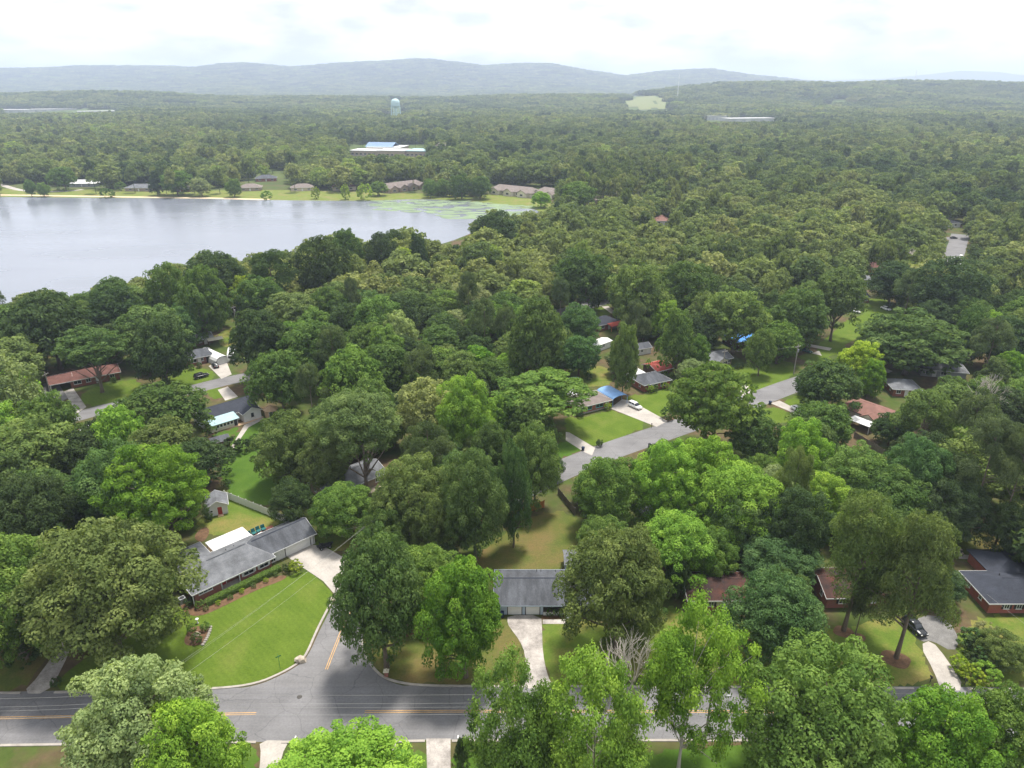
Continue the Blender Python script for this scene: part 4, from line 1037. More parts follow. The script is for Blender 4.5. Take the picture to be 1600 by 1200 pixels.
def flat_block(label, p0, p1, d, h_, mat='warehouse_white', n=5):
    h_ *= .65
    (x, y), rz, L_ = frame_of(p0, p1)
    z_ = float(terrain(x, y))
    t = thing('warehouse', label, 'warehouse', (x, y, z_), rz)
    MB().box(0, 0, -4, L_, d, h_).build('wall', 'warehouse_white', t); MB().box(-1, -1, h_ + .01, L_ + 1, d + 1, h_ + 1.2).build('flat_roof', mat, t)
    for k in range(n): MB().box(L_ * (k + .3) / n, -.12, 1, L_ * (k + .7) / n, -.01, h_ * .7).build('loading_door', 'wall_grey', t)
flat_block('white warehouse beyond the forest at the far left', (-30, 176), (38, 176), 60, 13)
flat_block('long pale warehouse right of the leftmost one in the far forest', (48, 175), (120, 174), 60, 12)
flat_block('small white warehouse in the left far clearing', (122, 179), (180, 178), 50, 11)
flat_block('white warehouse below the grassy hillside', (1105, 188), (1135, 188), 60, 16)
flat_block('long low white warehouse right of the hillside field', (1140, 191), (1212, 190), 50, 12)
flat_block('small white building below the right ridge', (1298, 160), (1316, 160), 40, 12)
# water tower
TX, TY = G(619, 183); tz = float(terrain(TX, TY))
wtw = thing('water_tower', 'pale aqua water tower with domed tank rising above the far forest', 'water tower', (TX, TY, tz), 0)
R0 = 13.0; Z0 = 30.0
MB().lathe([(3, Z0 - 5), (8, Z0 - 3), (R0, Z0 + 2), (R0, Z0 + 11), (R0 * .93, Z0 + 15), (R0 * .72, Z0 + 18.5), (R0 * .4, Z0 + 20.8), (.8, Z0 + 21.8)], 24).build('tank', 'tower_aqua', wtw, smooth=True)
for k in range(8):
    t_ = 2 * math.pi * (k + .5) / 8; MB().tube([(15.0 * math.cos(t_), 15.0 * math.sin(t_), -2), (R0 * math.cos(t_), R0 * math.sin(t_), Z0 + 4)], [.9, .9], 8).build('leg', 'tower_aqua', wtw)
MB().tube([(0, 0, -1), (0, 0, Z0 - 4)], 1.8, 10).build('riser', 'tower_aqua', wtw)
for z_ in (13, 26):
    r_ = 15 - 2 * z_ / Z0
    for k in range(8):
        t0, t1 = 2 * math.pi * (k + .5) / 8, 2 * math.pi * (k + 1.5) / 8
        MB().tube([(r_ * math.cos(t0), r_ * math.sin(t0), z_), (r_ * math.cos(t1), r_ * math.sin(t1), z_)], .35, 5).build('brace', 'tower_aqua', wtw)
MB().lathe([(R0 + .9, Z0 + 1.5), (R0 + .9, Z0 + 2.6)], 24).build('walkway', 'tower_aqua', wtw)
def mast(label, px_, py_, D, hgt):
    dx, dy, dz = ray(px_, py_); X = dx / dy * D; z_ = float(terrain(X, D))
    t = thing('radio_mast', label, 'mast', (X, D, z_), 0)
    for k in range(3):
        a_ = 2 * math.pi * k / 3; MB().tube([(2.2 * math.cos(a_), 2.2 * math.sin(a_), -3), (.6 * math.cos(a_), .6 * math.sin(a_), hgt)], .35, 4).build('leg', 'trim_white', t)
    for i in range(6): MB().lathe([(2.2 - 1.6 * i / 6, hgt * i / 6 + 4), (2.2 - 1.6 * i / 6, hgt * i / 6 + 4.6)], 3).build('brace', 'trim_white', t)
mast('thin radio mast on the ridge left of the summit', 598, 97, 8500, 110)
mast('tall thin radio mast just left of the highest hilltop', 651, 92, 8500, 140)
mast('slender lattice mast beside the hillside field', 1057, 170, 2900, 95)
mast('faint lattice mast on the right ridge', 1429, 128, 3500, 60)
mast('short mast on the left end of the ridge', 556, 99, 8500, 90)

# ------------------------------------------------------------------ vehicles
def loft(secs):
    """closed loft through rounded sections (x, half width, z bottom, z top)"""
    mb = MB(); n = 10
    for x, hw, zb, zt in secs:
        r = min(.14, hw * .3, (zt - zb) * .35)
        pr = [(-hw, zb + r), (-hw, zt - r), (-hw + r, zt), (-hw * .4, zt + .015), (hw * .4, zt + .015), (hw - r, zt), (hw, zt - r), (hw, zb + r), (hw - r, zb), (-hw + r, zb)]
        mb.v += [(x, a, b) for a, b in pr]
    for i in range(len(secs) - 1):
        for k in range(n):
            a, b = i * n + k, i * n + (k + 1) % n
            mb.f.append((a, a + n, b + n, b))
    mb.f.append(tuple(range(n))); mb.f.append(tuple(reversed(range((len(secs) - 1) * n, len(secs) * n))))
    return mb
CARM = {}
def car_meshes(kind, paint):
    key = (kind, paint)
    if key in CARM: return CARM[key]
    if kind == 'sedan':
        Lc, top = 4.6, 1.42
        body = loft([(-2.3, .72, .38, .78), (-2.2, .84, .28, .92), (-1.3, .90, .24, .96), (0, .91, .24, .95), (1.1, .90, .24, .90), (1.9, .86, .26, .78), (2.25, .76, .32, .66)])
        cab = [(-1.95, .74, .93, .95), (-1.25, .68, .92, 1.36), (-.3, .68, .92, 1.42), (.45, .67, .90, 1.36), (1.25, .74, .88, .92)]
        rf = [(-1.3, .62, 1.33, 1.40), (-.3, .64, 1.36, 1.455), (.45, .60, 1.32, 1.39)]
    else:
        Lc, top = 4.8, 1.75
        body = loft([(-2.4, .80, .45, .95), (-2.3, .90, .35, 1.08), (-1.3, .95, .32, 1.10), (0, .96, .32, 1.10), (1.0, .95, .32, 1.06), (1.9, .92, .34, .98), (2.35, .82, .40, .82)])
        cab = [(-2.3, .82, 1.06, 1.10), (-2.0, .76, 1.05, 1.68), (-.3, .76, 1.05, 1.74), (.5, .74, 1.03, 1.68), (1.25, .80, 1.0, 1.06)]
        rf = [(-2.08, .72, 1.64, 1.72), (-.3, .73, 1.70, 1.79), (.5, .68, 1.64, 1.71)]
    ms = {'body': body.mesh('body', paint, True), 'cabin_glass': loft(cab).mesh('cabin_glass', 'glass', True), 'roof': loft(rf).mesh('roof', paint, True)}
    whl = MB(); whl.tube([(0, -.11, 0), (0, .11, 0)], .33, 14); ms['tyre'] = whl.mesh('wheel', 'rubber')
    ms['rim'] = MB().tube([(0, -.12, 0), (0, .12, 0)], .19, 10).mesh('rim', 'chrome')
    ms['head'] = MB().box(-.06, -.16, -.07, .06, .16, .07).mesh('headlight', 'lamp_glass'); ms['tail'] = MB().box(-.05, -.14, -.1, .05, .14, .1).mesh('tail_light', 'lamp_red')
    pil = MB()
    for s in (-1, 1):
        a, b = cab[1], cab[3]
        for x in (a[0] + .05, (a[0] + b[0]) / 2, b[0] - .03): pil.box(x - .05, s * (a[1] + .012) - .02, a[2], x + .05, s * (a[1] + .012) + .02, a[3] - .04)
    ms['pillar'] = pil.mesh('pillar', paint)
    ms['L'] = Lc
    CARM[key] = ms
    return ms
def car(label, px, py, toward, kind='sedan', paint='car_white', group=None, z=.03):
    X, Y = G(px, py); tx, ty = G(*toward)
    rz = math.atan2(ty - Y, tx - X)
    t = thing('parked_car', label, 'car', (X, Y, z), rz, group)
    ms = car_meshes(kind, paint); Lc = ms['L']
    for n_ in ('body', 'cabin_glass', 'roof', 'pillar'): part(n_, ms[n_], t)
    for x in (-Lc * .3, Lc * .31):
        for s in (-1, 1):
            w = part('wheel', ms['tyre'], t); w.location = (x, s * .82, .33); part('rim', ms['rim'], w)
    zh = .66 if kind == 'sedan' else .8
    for s in (-1, 1):
        h_ = part('headlight', ms['head'], t); h_.location = (Lc / 2 - .1, s * .6, zh); h_ = part('tail_light', ms['tail'], t); h_.location = (-Lc / 2 + .04, s * .64, zh + .1)
    return t
car('white SUV parked on the driveway by the blue carport', 992, 637, (1010, 645), 'suv', 'car_white')
car('dark car parked on the driveway beside the white vehicle cover', 336.5, 573, (331, 566), 'sedan', 'car_black')
car('black SUV parked on the lawn beside the left street', 315, 590, (326, 587), 'suv', 'car_black')
car('white car among clutter beside the dark brick house at upper right', 1336, 488, (1350, 492), 'sedan', 'car_white')
car('white van-like car left of the other parked white cars', 1320, 482, (1328, 474), 'suv', 'car_white')
car('white car parked alone on the grass at upper right', 1384, 484, (1396, 488), 'sedan', 'car_white')
car('teal car at the edge of the back street lawn', 1259, 550, (1268, 553), 'sedan', 'car_green')
car('farther of two white cars on the straight street', 1501, 403, (1502, 396), 'suv', 'car_white')
car('nearer of two white cars on the straight street', 1500, 413, (1501, 405), 'sedan', 'car_white')
car('white car on the driveway left of the reddish-brown roof', 1246, 642, (1256, 647), 'sedan', 'car_white')
car('white car glimpsed between trees near the right edge', 1520, 457, (1530, 457), 'sedan', 'car_white')
car('black car in the shade of the big yard pine', 1428, 984, (1440, 995), 'suv', 'car_black')
car('blue car half hidden beside the back street trees', 936, 762, (920, 750), 'sedan', 'car_blue')
car('pale car beside the tin-roofed shack', 298, 536, (290, 532), 'sedan', 'car_white')
car('dark car under the trees at the end of the straight street', 1490, 373, (1500, 373), 'sedan', 'car_black')
car('pale car beside the left street below the gravel drive', 138, 672, (150, 668), 'sedan', 'car_white')
# camper
(bx, by), brz, bl = frame_of((362, 566), (366, 541))
rv = thing('camper', 'white camper van parked against the large dark tree', 'camper', (bx, by, .02), brz)
loft([(0, 1.2, .6, 2.0), (.4, 1.25, .5, 2.9), (1.2, 1.25, .45, 3.1), (7.6, 1.25, .45, 3.1), (8.2, 1.2, .5, 2.9)]).build('body', 'car_white', rv)
MB().box(-.02, -.95, 1.5, .12, .95, 2.3).build('windscreen', 'glass', rv)
for x_ in (2.0, 4.2, 6.3):
    for s_ in (-1, 1): MB().box(x_, s_ * 1.26 - .02, 1.7, x_ + 1.1, s_ * 1.26 + .02, 2.4).build('window', 'glass', rv)
MB().box(3.3, -1.29, .6, 4.0, -1.24, 2.5).build('door', 'trim_white', rv)
for x_ in (1.5, 6.4):
    for s_ in (-1, 1): MB().tube([(x_, s_ * 1.1 - .12, .4), (x_, s_ * 1.1 + .12, .4)], .4, 14).build('wheel', 'rubber', rv)
for x_ in (2.5, 5.5): MB().box(x_, -.4, 3.1, x_ + .9, .4, 3.35).build('roof_unit', 'wall_grey', rv)
MB().box(1.0, -1.27, .95, 8.0, -1.255, 1.15).build('stripe', 'trim_dark', rv)
# black utility cart
X, Y = G(508, 856)
uc = thing('utility_cart', 'black four-wheeled cart parked on the white driveway by the garage', 'cart', (X, Y, .03), .45)
loft([(-1.35, .45, .4, .8), (-1.1, .6, .38, .95), (-.2, .62, .38, .8), (.5, .55, .38, .85), (1.2, .4, .42, .95), (1.4, .3, .5, .8)]).build('body', 'black_cloth', uc)
MB().box(-.9, -.4, .96, -.2, .4, 1.1).build('seat', 'black_cloth', uc); MB().hexa([(-1.0, -.4, 1.1), (-.8, -.4, 1.1), (-.8, .4, 1.1), (-1.0, .4, 1.1)], [(-1.15, -.38, 1.6), (-1.0, -.38, 1.6), (-1.0, .38, 1.6), (-1.15, .38, 1.6)]).build('backrest', 'black_cloth', uc)
MB().tube([(.5, 0, .85), (.2, 0, 1.25)], .04).build('steering_column', 'trim_dark', uc); MB().tube([(.2, -.35, 1.27), (.2, .35, 1.27)], .035).build('handlebar', 'trim_dark', uc)
for x_ in (-.85, .9):
    for s_ in (-1, 1): w = MB().tube([(x_, s_ * .62 - .14, .34), (x_, s_ * .62 + .14, .34)], .34, 12).build('wheel', 'rubber', uc); MB().tube([(x_, s_ * .62 - .15, .34), (x_, s_ * .62 + .15, .34)], .14, 8).build('rim', 'wall_grey', w)
MB().box(-1.7, -.45, .75, -1.36, .45, .8).build('rear_rack', 'trim_dark', uc); MB().box(1.41, -.35, .82, 1.75, .35, .87).build('front_rack', 'trim_dark', uc)
# riding mower and garden canopy in the right-hand yard
X, Y = G(1500, 866)
mw = thing('riding_mower', 'riding mower parked beside the walk in the right-hand back yard', 'mower', (X, Y, .03), 1.0)
loft([(-.9, .35, .35, .7), (-.4, .42, .3, .75), (.2, .3, .3, .8), (.9, .28, .35, .8)]).build('body', 'wall_tan', mw); MB().box(-.6, -.25, .76, -.15, .25, .88).build('seat', 'trim_dark', mw); MB().box(-.68, -.25, .88, -.58, .25, 1.3).build('backrest', 'trim_dark', mw)
MB().box(-.35, -.62, .1, .45, .62, .28).build('cutting_deck', 'wall_tan', mw); MB().tube([(.15, 0, .8), (-.05, 0, 1.05)], .03).build('steering_column', 'trim_dark', mw)
for x_, r_ in ((-.6, .28), (.65, .2)):
    for s_ in (-1, 1): MB().tube([(x_, s_ * .45 - .09, r_), (x_, s_ * .45 + .09, r_)], r_, 12).build('wheel', 'rubber', mw)
X, Y = G(1474, 866)
cn = thing('garden_canopy', 'white dome-topped garden canopy behind the yard pine', 'canopy', (X, Y, 0), .3)
MB().lathe([(1.5, 1.9), (1.45, 2.0), (1.1, 2.35), (.6, 2.55), (.1, 2.6)], 8).build('canopy_top', 'roof_white', cn, smooth=False)
for k in range(4): a_ = math.pi / 4 + k * math.pi / 2; MB().tube([(1.4 * math.cos(a_), 1.4 * math.sin(a_), 0), (1.4 * math.cos(a_), 1.4 * math.sin(a_), 1.92)], .05).build('post', 'trim_white', cn)

# ------------------------------------------------------------------ fences
def fence(label, p0, p1, hgt, mat, post_mat, step=2.4, board=.15, gap=.012, name='fence'):
    (x, y), rz, L_ = frame_of(p0, p1); n = max(1, round(L_ / step)); s = L_ / n
    t = thing(name, label, 'fence', (x, y, 0), rz)
    pm = MB().box(-.07, -.07, -.3, .07, .07, hgt + .12).mesh('post', post_mat); cm = MB().hexa([(-.1, -.1, hgt + .121), (.1, -.1, hgt + .121), (.1, .1, hgt + .121), (-.1, .1, hgt + .121)], [(-.02, -.02, hgt + .24), (.02, -.02, hgt + .24), (.02, .02, hgt + .24), (-.02, .02, hgt + .24)]).mesh('post_cap', post_mat)
    for i in range(n + 1):
        o = part('post', pm, t); o.location = (i * s, 0, 0); part('post_cap', cm, o)
    mb = MB(); k = int((s - .14) / board); w = (s - .14) / k
    for i in range(k): mb.box(.07 + i * w + gap / 2, -.03 + .012 * (i % 2), .06, .07 + (i + 1) * w - gap / 2, .0 + .012 * (i % 2), hgt - .02 * ((i * 7) % 3))
    mb.box(.07, .013, .3, s - .07, .06, .4); mb.box(.07, .013, hgt - .4, s - .07, .06, hgt - .3)
    pmesh = mb.mesh('panel', mat)
    for i in range(n):
        o = part('panel', pmesh, t); o.location = (i * s, 0, 0)
    return t
fence('tall white vinyl fence between the shed and the garage wing', (352, 778), (446, 816), 1.9, 'vinyl_white', 'vinyl_white', 2.4, .3, .006)
fence('orange wooden fence attached to the left side of the pale blue house', (690, 921), (772, 921), 1.9, 'wood_fence', 'wood_fence')
fence('orange wooden fence at the top of the dry back yard', (752, 822), (850, 793), 1.9, 'wood_fence', 'wood_fence')
fence('dark weathered fence down the right side of the dry back yard', (872, 772), (898, 805), 1.8, 'wood_old', 'wood_old')
fence('weathered grey fence below the reddish-brown roofed house', (1334, 684), (1380, 712), 1.8, 'wood_old', 'wood_old')
fence('short orange fence glimpsed between the yard pines', (1342, 888), (1368, 886), 1.8, 'wood_fence', 'wood_fence')
fence('weathered fence left of the dark stained gable roof', (1035, 915), (1062, 913), 1.6, 'wood_old', 'wood_old')

# ------------------------------------------------------------------ poles and wires
TOPS = {}
def pole(key, label, px, py, hgt, arm=0.0, lamp=False, transformer=False):
    X, Y = G(px, py); t = thing('utility_pole', label, 'pole', (X, Y, 0), arm)
    MB().tube([(0, 0, -1), (0, 0, hgt)], [.19, .12], 10).build('shaft', 'pole_wood', t)
    MB().box(-1.2, -.06, hgt - .9, 1.2, .06, hgt - .78).build('crossarm', 'pole_wood', t)
    for x_ in (-1.1, -.4, .4, 1.1): MB().tube([(x_, 0, hgt - .78), (x_, 0, hgt - .55)], .05).build('insulator', 'trim_white', t)
    if transformer: MB().lathe([(.26, hgt - 2.8), (.28, hgt - 2.7), (.28, hgt - 1.9), (.2, hgt - 1.8)], 12, .42, 0).build('transformer', 'wall_grey', t)
    if lamp:
        MB().tube([(0, 0, hgt - 1.6), (.3, -1.4, hgt - 1.0), (.3, -2.4, hgt - .9)], .05).build('lamp_arm', 'wall_grey', t); MB().box(.15, -3.0, hgt - .98, .45, -2.3, hgt - .82).build('lamp_head', 'wall_grey', t)
    TOPS[key] = (X, Y, hgt, arm)
    return t
pole('meadow', 'pale utility pole standing in the lake meadow', 372, 528, 13.0, 1.2, transformer=True)
pole('ranch', 'dark utility pole by the gravel drive of the ranch house', 82, 626, 9.5, 1.4)
pole('bend', 'utility pole at the end of the back street lawn', 1240, 584, 10.5, .5, transformer=True)
pole('tan', 'slim utility pole beside the small tan house lawn', 1128, 585, 9.0, .5)
pole('wood', 'utility pole with transformer among trees above the white driveway', 598, 872, 11.0, .8, transformer=True)
pole('road_w', 'utility pole beyond the left edge of the main road', -170, 1182, 11.0, 1.57)
pole('road_a', 'utility pole hidden in the feathery tree at lower left', 222, 1172, 10.5, 1.57)
pole('road_b', 'utility pole with street lamp under the white-trunked tree', 1100, 1166, 10.5, 1.57, lamp=True)
pole('road_e', 'utility pole beyond the right edge of the main road', 1760, 1172, 11.0, 1.57)
def wire(label, a, b, off=0.0, dz=0.0, sag=.6, r=.016, b_pt=None):
    X, Y, h_, ar = TOPS[a]; A = Vector((X + off * math.cos(ar), Y + off * math.sin(ar), h_ - .55 + dz))
    if b_pt: B = Vector(b_pt)
    else:
        X, Y, h_, ar = TOPS[b]; B = Vector((X + off * math.cos(ar), Y + off * math.sin(ar), h_ - .55 + dz))
    pts = [A.lerp(B, t) - Vector((0, 0, 4 * sag * t * (1 - t))) for t in np.linspace(0, 1, 15)]
    o = MB().tube(pts, r, 5).build('overhead_wire', 'wire'); tag(o, label, 'wire', 'overhead wires'); return o
for a, b, wh in (('road_w', 'road_a', 'left'), ('road_a', 'road_b', 'middle'), ('road_b', 'road_e', 'right')):
    for off, dz, nm in ((1.1, 0, 'farthest'), (-.4, 0, 'second'), (-1.1, 0, 'nearest'), (0, -2.6, 'lowest')):
        wire(nm + ' overhead wire along the ' + wh + ' part of the main road', a, b, off, dz, .7, .015 if dz else .011)
wire('left of two wires crossing the corner lawn', 'wood', 'road_a', -.5, 0, .9, .010); wire('right of two wires crossing the corner lawn', 'wood', 'road_a', .5, 0, .9, .010); wire('lower thick wire crossing the corner lawn', 'wood', 'road_a', 0, -2.4, .9, .014)
wire('service wire reaching the white garage wing', 'wood', None, 0, -1.5, .4, .014, at_corner(25.5, 1.0, 2.7)); wire('long wire along the back street lawn', 'bend', 'tan', .4, 0, .8, .014)
wire('service wire to the right-hand brick house', 'road_e', None, 0, -2, .6, .014, (88.0, 106.0, 3.0))

# ------------------------------------------------------------------ small things
X, Y = G(898, 597)
tr = thing('trampoline', 'round blue-ringed trampoline in the back yard', 'trampoline', (X, Y, 0), 0)
MB().lathe([(1.75, .88), (1.75, .90)], 28).build('mat', 'black_cloth', tr)
ring = MB()
for k in range(28):
    t0, t1 = 2 * math.pi * k / 28, 2 * math.pi * (k + 1) / 28
    ring.hexa([(r_ * math.cos(t), r_ * math.sin(t), .89) for r_, t in ((1.76, t0), (2.2, t0), (2.2, t1), (1.76, t1))], [(r_ * math.cos(t), r_ * math.sin(t), .96) for r_, t in ((1.76, t0), (2.2, t0), (2.2, t1), (1.76, t1))])
ring.build('padding', 'roof_blue', tr)
for k in range(6): a_ = k * math.pi / 3; MB().tube([(2.0 * math.cos(a_), 2.0 * math.sin(a_), 0), (2.0 * math.cos(a_), 2.0 * math.sin(a_), .89)], .04).build('leg', 'chrome', tr)
def bin_(label, px, py, mat='bin_blue', rz=0.0):
    X, Y = G(px, py); t = thing('wheeled_bin', label, 'bin', (X, Y, .03), rz, 'wheeled bins')
    MB().hexa([(-.24, -.27, .06), (.24, -.27, .06), (.24, .27, .06), (-.24, .27, .06)], [(-.3, -.36, 1.0), (.3, -.36, 1.0), (.3, .36, 1.0), (-.3, .36, 1.0)]).build('tub', mat, t)
    MB().hexa([(-.32, -.38, 1.003), (.32, -.38, 1.003), (.32, .38, 1.003), (-.32, .38, 1.003)], [(-.26, -.3, 1.1), (.26, -.3, 1.1), (.26, .34, 1.12), (-.26, .34, 1.12)]).build('lid', mat, t)
    for s_ in (-1, 1): MB().tube([(s_ * .22, .3, .12), (s_ * .3, .3, .12)], .12, 10).build('wheel', 'rubber', t)
    MB().tube([(-.22, .44, .98), (.22, .44, .98)], .025).build('handle', mat, t)
bin_('dark blue wheeled bin against the pale blue garage wall', 785, 964); bin_('blue wheeled bin beside the back street driveway', 911, 704, rz=1); bin_('blue wheeled bin at the driveway left of the white car', 1203, 632, rz=.5); bin_('dark bin by the driveway below the back street', 1015, 699, 'black_cloth', .4)
def mailbox(label, px, py, mat='wood_old', box='kerb_stone', rz=0.0, brick_=False):
    X, Y = G(px, py); t = thing('mailbox', label, 'mailbox', (X, Y, 0), rz)
    if brick_: MB().box(-.3, -.3, 0, .3, .3, 1.0).build('pillar', 'brick_red', t); MB().box(-.45, -.4, 1.003, .45, .4, 1.12).build('cap', box, t)
    else: MB().box(-.05, -.05, 0, .05, .05, 1.05).build('post', mat, t)
    z = 1.123 if brick_ else 1.053
    MB().hexa([(-.12, -.28, z), (.12, -.28, z), (.12, .28, z), (-.12, .28, z)], [(-.08, -.28, z + .24), (.08, -.28, z + .24), (.08, .28, z + .24), (-.08, .28, z + .24)]).build('box', box, t); MB().box(.125, -.1, z + .1, .14, .05, z + .3).build('flag', 'door_red', t)
mailbox('brick mailbox with pale cap on the curve of the corner lot', 604, 1056, box='wall_cream', brick_=True); mailbox('white mailbox on a post left of the bottom hedge tree', 463, 1162, 'trim_white', 'trim_white'); mailbox('white mailbox on a post beside the short white driveway', 716, 1161, 'trim_white', 'trim_white')
mailbox('dark mailbox on the lawn beside the curved driveway', 1453, 1066, 'trim_dark', 'trim_dark'); mailbox('dark mailbox right of the curved driveway', 1507, 1070, 'trim_dark', 'trim_dark'); mailbox('dark mailbox at the corner of the mown lawn on the back street', 1018, 668, 'trim_dark', 'trim_dark')
X, Y = G(438, 1046)
sg = thing('street_sign', 'green street name sign on a slim post at the corner lawn', 'street sign', (X, Y, 0), .6)
MB().tube([(0, 0, 0), (0, 0, 2.7)], .035).build('post', 'sign_green', sg); MB().box(-.45, -.012, 2.705, .45, .012, 2.9).build('name_blade', 'sign_green', sg); MB().box(-.012, -.45, 2.905, .012, .45, 3.1).build('name_blade', 'sign_green', sg)
def rock(label, px, py, s, mat='rock'):
    X, Y = G(px, py); g = np.random.default_rng(int(px * 7 + py)); v = fib_pts(26); v = v * (1 + g.normal(size=(26, 1)) * .12) * np.array([s, s * .75, s * .6]); v[:, 2] += s * .35
    import bmesh
    bm = bmesh.new()
    for p in v: bm.verts.new(p)
    bmesh.ops.convex_hull(bm, input=bm.verts)
    me = bpy.data.meshes.new('rock'); bm.to_mesh(me); bm.free(); me.materials.append(MATS[mat])
    o = bpy.data.objects.new('rock', me); COL.objects.link(o); o.location = (X, Y, 0); return tag(o, label, 'rock')
def fib_pts(n):
    i = np.arange(n) + .5; ph = np.arccos(1 - 2 * i / n); th = math.pi * (1 + 5 ** .5) * i
    return np.stack([np.cos(th) * np.sin(ph), np.sin(th) * np.sin(ph), np.cos(ph)], 1)
rock('large tan rock at the kerb of the corner lawn', 470, 1033, 1.0); rock('upright pale rock in the mulch island', 308, 992, .6); rock('rock at the driveway corner beside the side street', 521, 938, .9); rock('smaller rock by the driveway corner', 528, 931, .6); rock('pale rock by the shaded left drive', 76, 1010, 1.1); rock('flat rock behind the pale rock on the left', 82, 1004, .8)
for k in range(9):
    t = k / 8; rock(['first', 'second', 'third', 'fourth', 'fifth', 'sixth', 'seventh', 'eighth', 'ninth'][k] + ' stone from the front along the mulch island edge', 316 + 12 * math.sin(t * 1.5) + 1, 1008 - 28 * t, .32, 'kerb_stone')
X, Y = G(309, 974)
bb = thing('bird_bath', 'slim white pedestal behind the mulch island', 'bird bath', (X, Y, 0), 0)
MB().lathe([(.18, 0), (.2, .1), (.09, .2), (.08, .8), (.12, .9)], 12).build('pedestal', 'trim_white', bb, smooth=True); MB().lathe([(.12, .9), (.3, .98), (.32, 1.03), (.1, 1.0)], 14).build('basin', 'trim_white', bb, smooth=True)
X, Y = G(468, 1089)
mh = MB().lathe([(.42, .018), (.42, .034)], 20).build('manhole_cover', 'iron', None, (X, Y, 0)); tag(mh, 'round iron manhole cover in the main road', 'manhole cover')
ac = thing('air_conditioner', 'grey air conditioning unit beside the corner house', 'air conditioner', at_corner(-1.6, 2.2, 0), crz)
MB().box(-.55, -.55, .08, .55, .55, 1.1).build('cabinet', 'wall_grey', ac); MB().lathe([(.42, 1.103), (.42, 1.13)], 16).build('fan_grille', 'trim_dark', ac); MB().box(-.65, -.65, 0, .65, .65, .08).build('pad', 'concrete', ac)
structure(sheet('patio', 'wall_tan', [(568, 757), (586, 748), (600, 752), (598, 766), (582, 772), (569, 768)], .03, 2), 'round tan patio behind the buried grey roof')

# ------------------------------------------------------------------ trees
def leaf_quads(cent, nor, size, asp=0.62):
    n = len(cent)
    r = rng.normal(size=(n, 3)); u = np.cross(nor, r); u /= np.linalg.norm(u, axis=1)[:, None] + 1e-9
    w = np.cross(nor, u)
    u *= size[:, None]; w *= (size * asp)[:, None]
    v = np.stack([cent + u, cent + w, cent - u, cent - w], 1).reshape(-1, 3)
    return v
def mesh_from_quads(name, v, tone, mat):
    n = len(v) // 4
    me = bpy.data.meshes.new(name)
    me.vertices.add(len(v)); me.vertices.foreach_set('co', v.astype(np.float32).ravel())
    me.loops.add(len(v)); me.loops.foreach_set('vertex_index', np.arange(len(v), dtype=np.int32))
    me.polygons.add(n); me.polygons.foreach_set('loop_start', np.arange(0, len(v), 4, dtype=np.int32)); me.polygons.foreach_set('loop_total', np.full(n, 4, dtype=np.int32))
    at = me.attributes.new('tone', 'FLOAT', 'POINT'); at.data.foreach_set('value', np.repeat(tone, 4).astype(np.float32))
    me.materials.append(MATS[mat]); me.update(calc_edges=True)
    return me
def fib(n):
    i = np.arange(n) + .5; ph = np.arccos(1 - 2 * i / n); th = math.pi * (1 + 5 ** .5) * i
    return np.stack([np.cos(th) * np.sin(ph), np.sin(th) * np.sin(ph), np.cos(ph)], 1)
RT, HT = 8.0, 16.0        # every prototype: crown radius 8 m, height 16 m
CLEAR = {'oak': .10, 'tall': .08, 'spread': .22, 'cone': .04, 'airy': .12, 'pine': .48, 'fullpine': .2, 'shrub': .0, 'bare': .2}
def puffs(kind, seed, fine=True):
    """centres and radii of the leaf clumps of a crown"""
    g = np.random.default_rng(seed)
    cl = CLEAR[kind]; zc = HT * (1 + cl) / 2; b = HT * (1 - cl) / 2
    lob = g.normal(size=(5, 3)); lob /= np.linalg.norm(lob, axis=1)[:, None]; amp = g.uniform(.08, .22, 5)
    out = []
    if kind in ('pine', 'fullpine'):
        for i in range(46 if kind == 'pine' else 80):
            t = g.random() ** .8; z = HT * (cl + .06 + (.92 - cl) * t)
            rr = RT * .92 * (1.0 - .55 * t ** 1.6) * g.uniform(.25, 1.0) ** .6; a = g.uniform(0, 6.28)
            out.append((rr * math.cos(a), rr * math.sin(a), z, g.uniform(1.3, 2.3) * (1.05 - .25 * t), .62))
        out.append((0, 0, HT * .96, 1.6, .8))
        return out
    n = {'oak': 215, 'tall': 185, 'spread': 170, 'cone': 180, 'airy': 130, 'shrub': 60}[kind] if fine else 70
    d = fib(n * 2); g.shuffle(d)
    for v in d:
        if len(out) >= n: break
        if v[2] < -.55 and g.random() < .75: continue
        rad = 1 + sum(a * max(0, v @ l) for a, l in zip(amp, lob)) - .17 + g.normal() * .05
        rf = g.choice([g.uniform(.80, 1.03), g.uniform(.5, .78)], p=[.8, .2]) * rad
        x, y, z = v * rf
        if kind == 'tall': x *= 1 - .2 * max(0, z); y *= 1 - .2 * max(0, z)
        if kind == 'cone':
            t = (z + 1) / 2; s = (1.12 - .85 * t ** 1.25) / max(.35, math.sqrt(max(.12, 1 - z * z))) ; x *= min(1.25, s); y *= min(1.25, s)
        pr = (g.choice([g.uniform(.15, .20), g.uniform(.09, .15)], p=[.35, .65]) if fine else g.choice([g.uniform(.20, .28), g.uniform(.12, .18)])) * (RT if kind != 'airy' else RT * .88)
        out.append((x * RT, y * RT, zc + z * b, pr, g.uniform(.62, .95)))
    if kind == 'spread':
        out = [(x * 1.05, y * 1.05, z, r * 1.0, .5) for x, y, z, r, f in out]
    return out
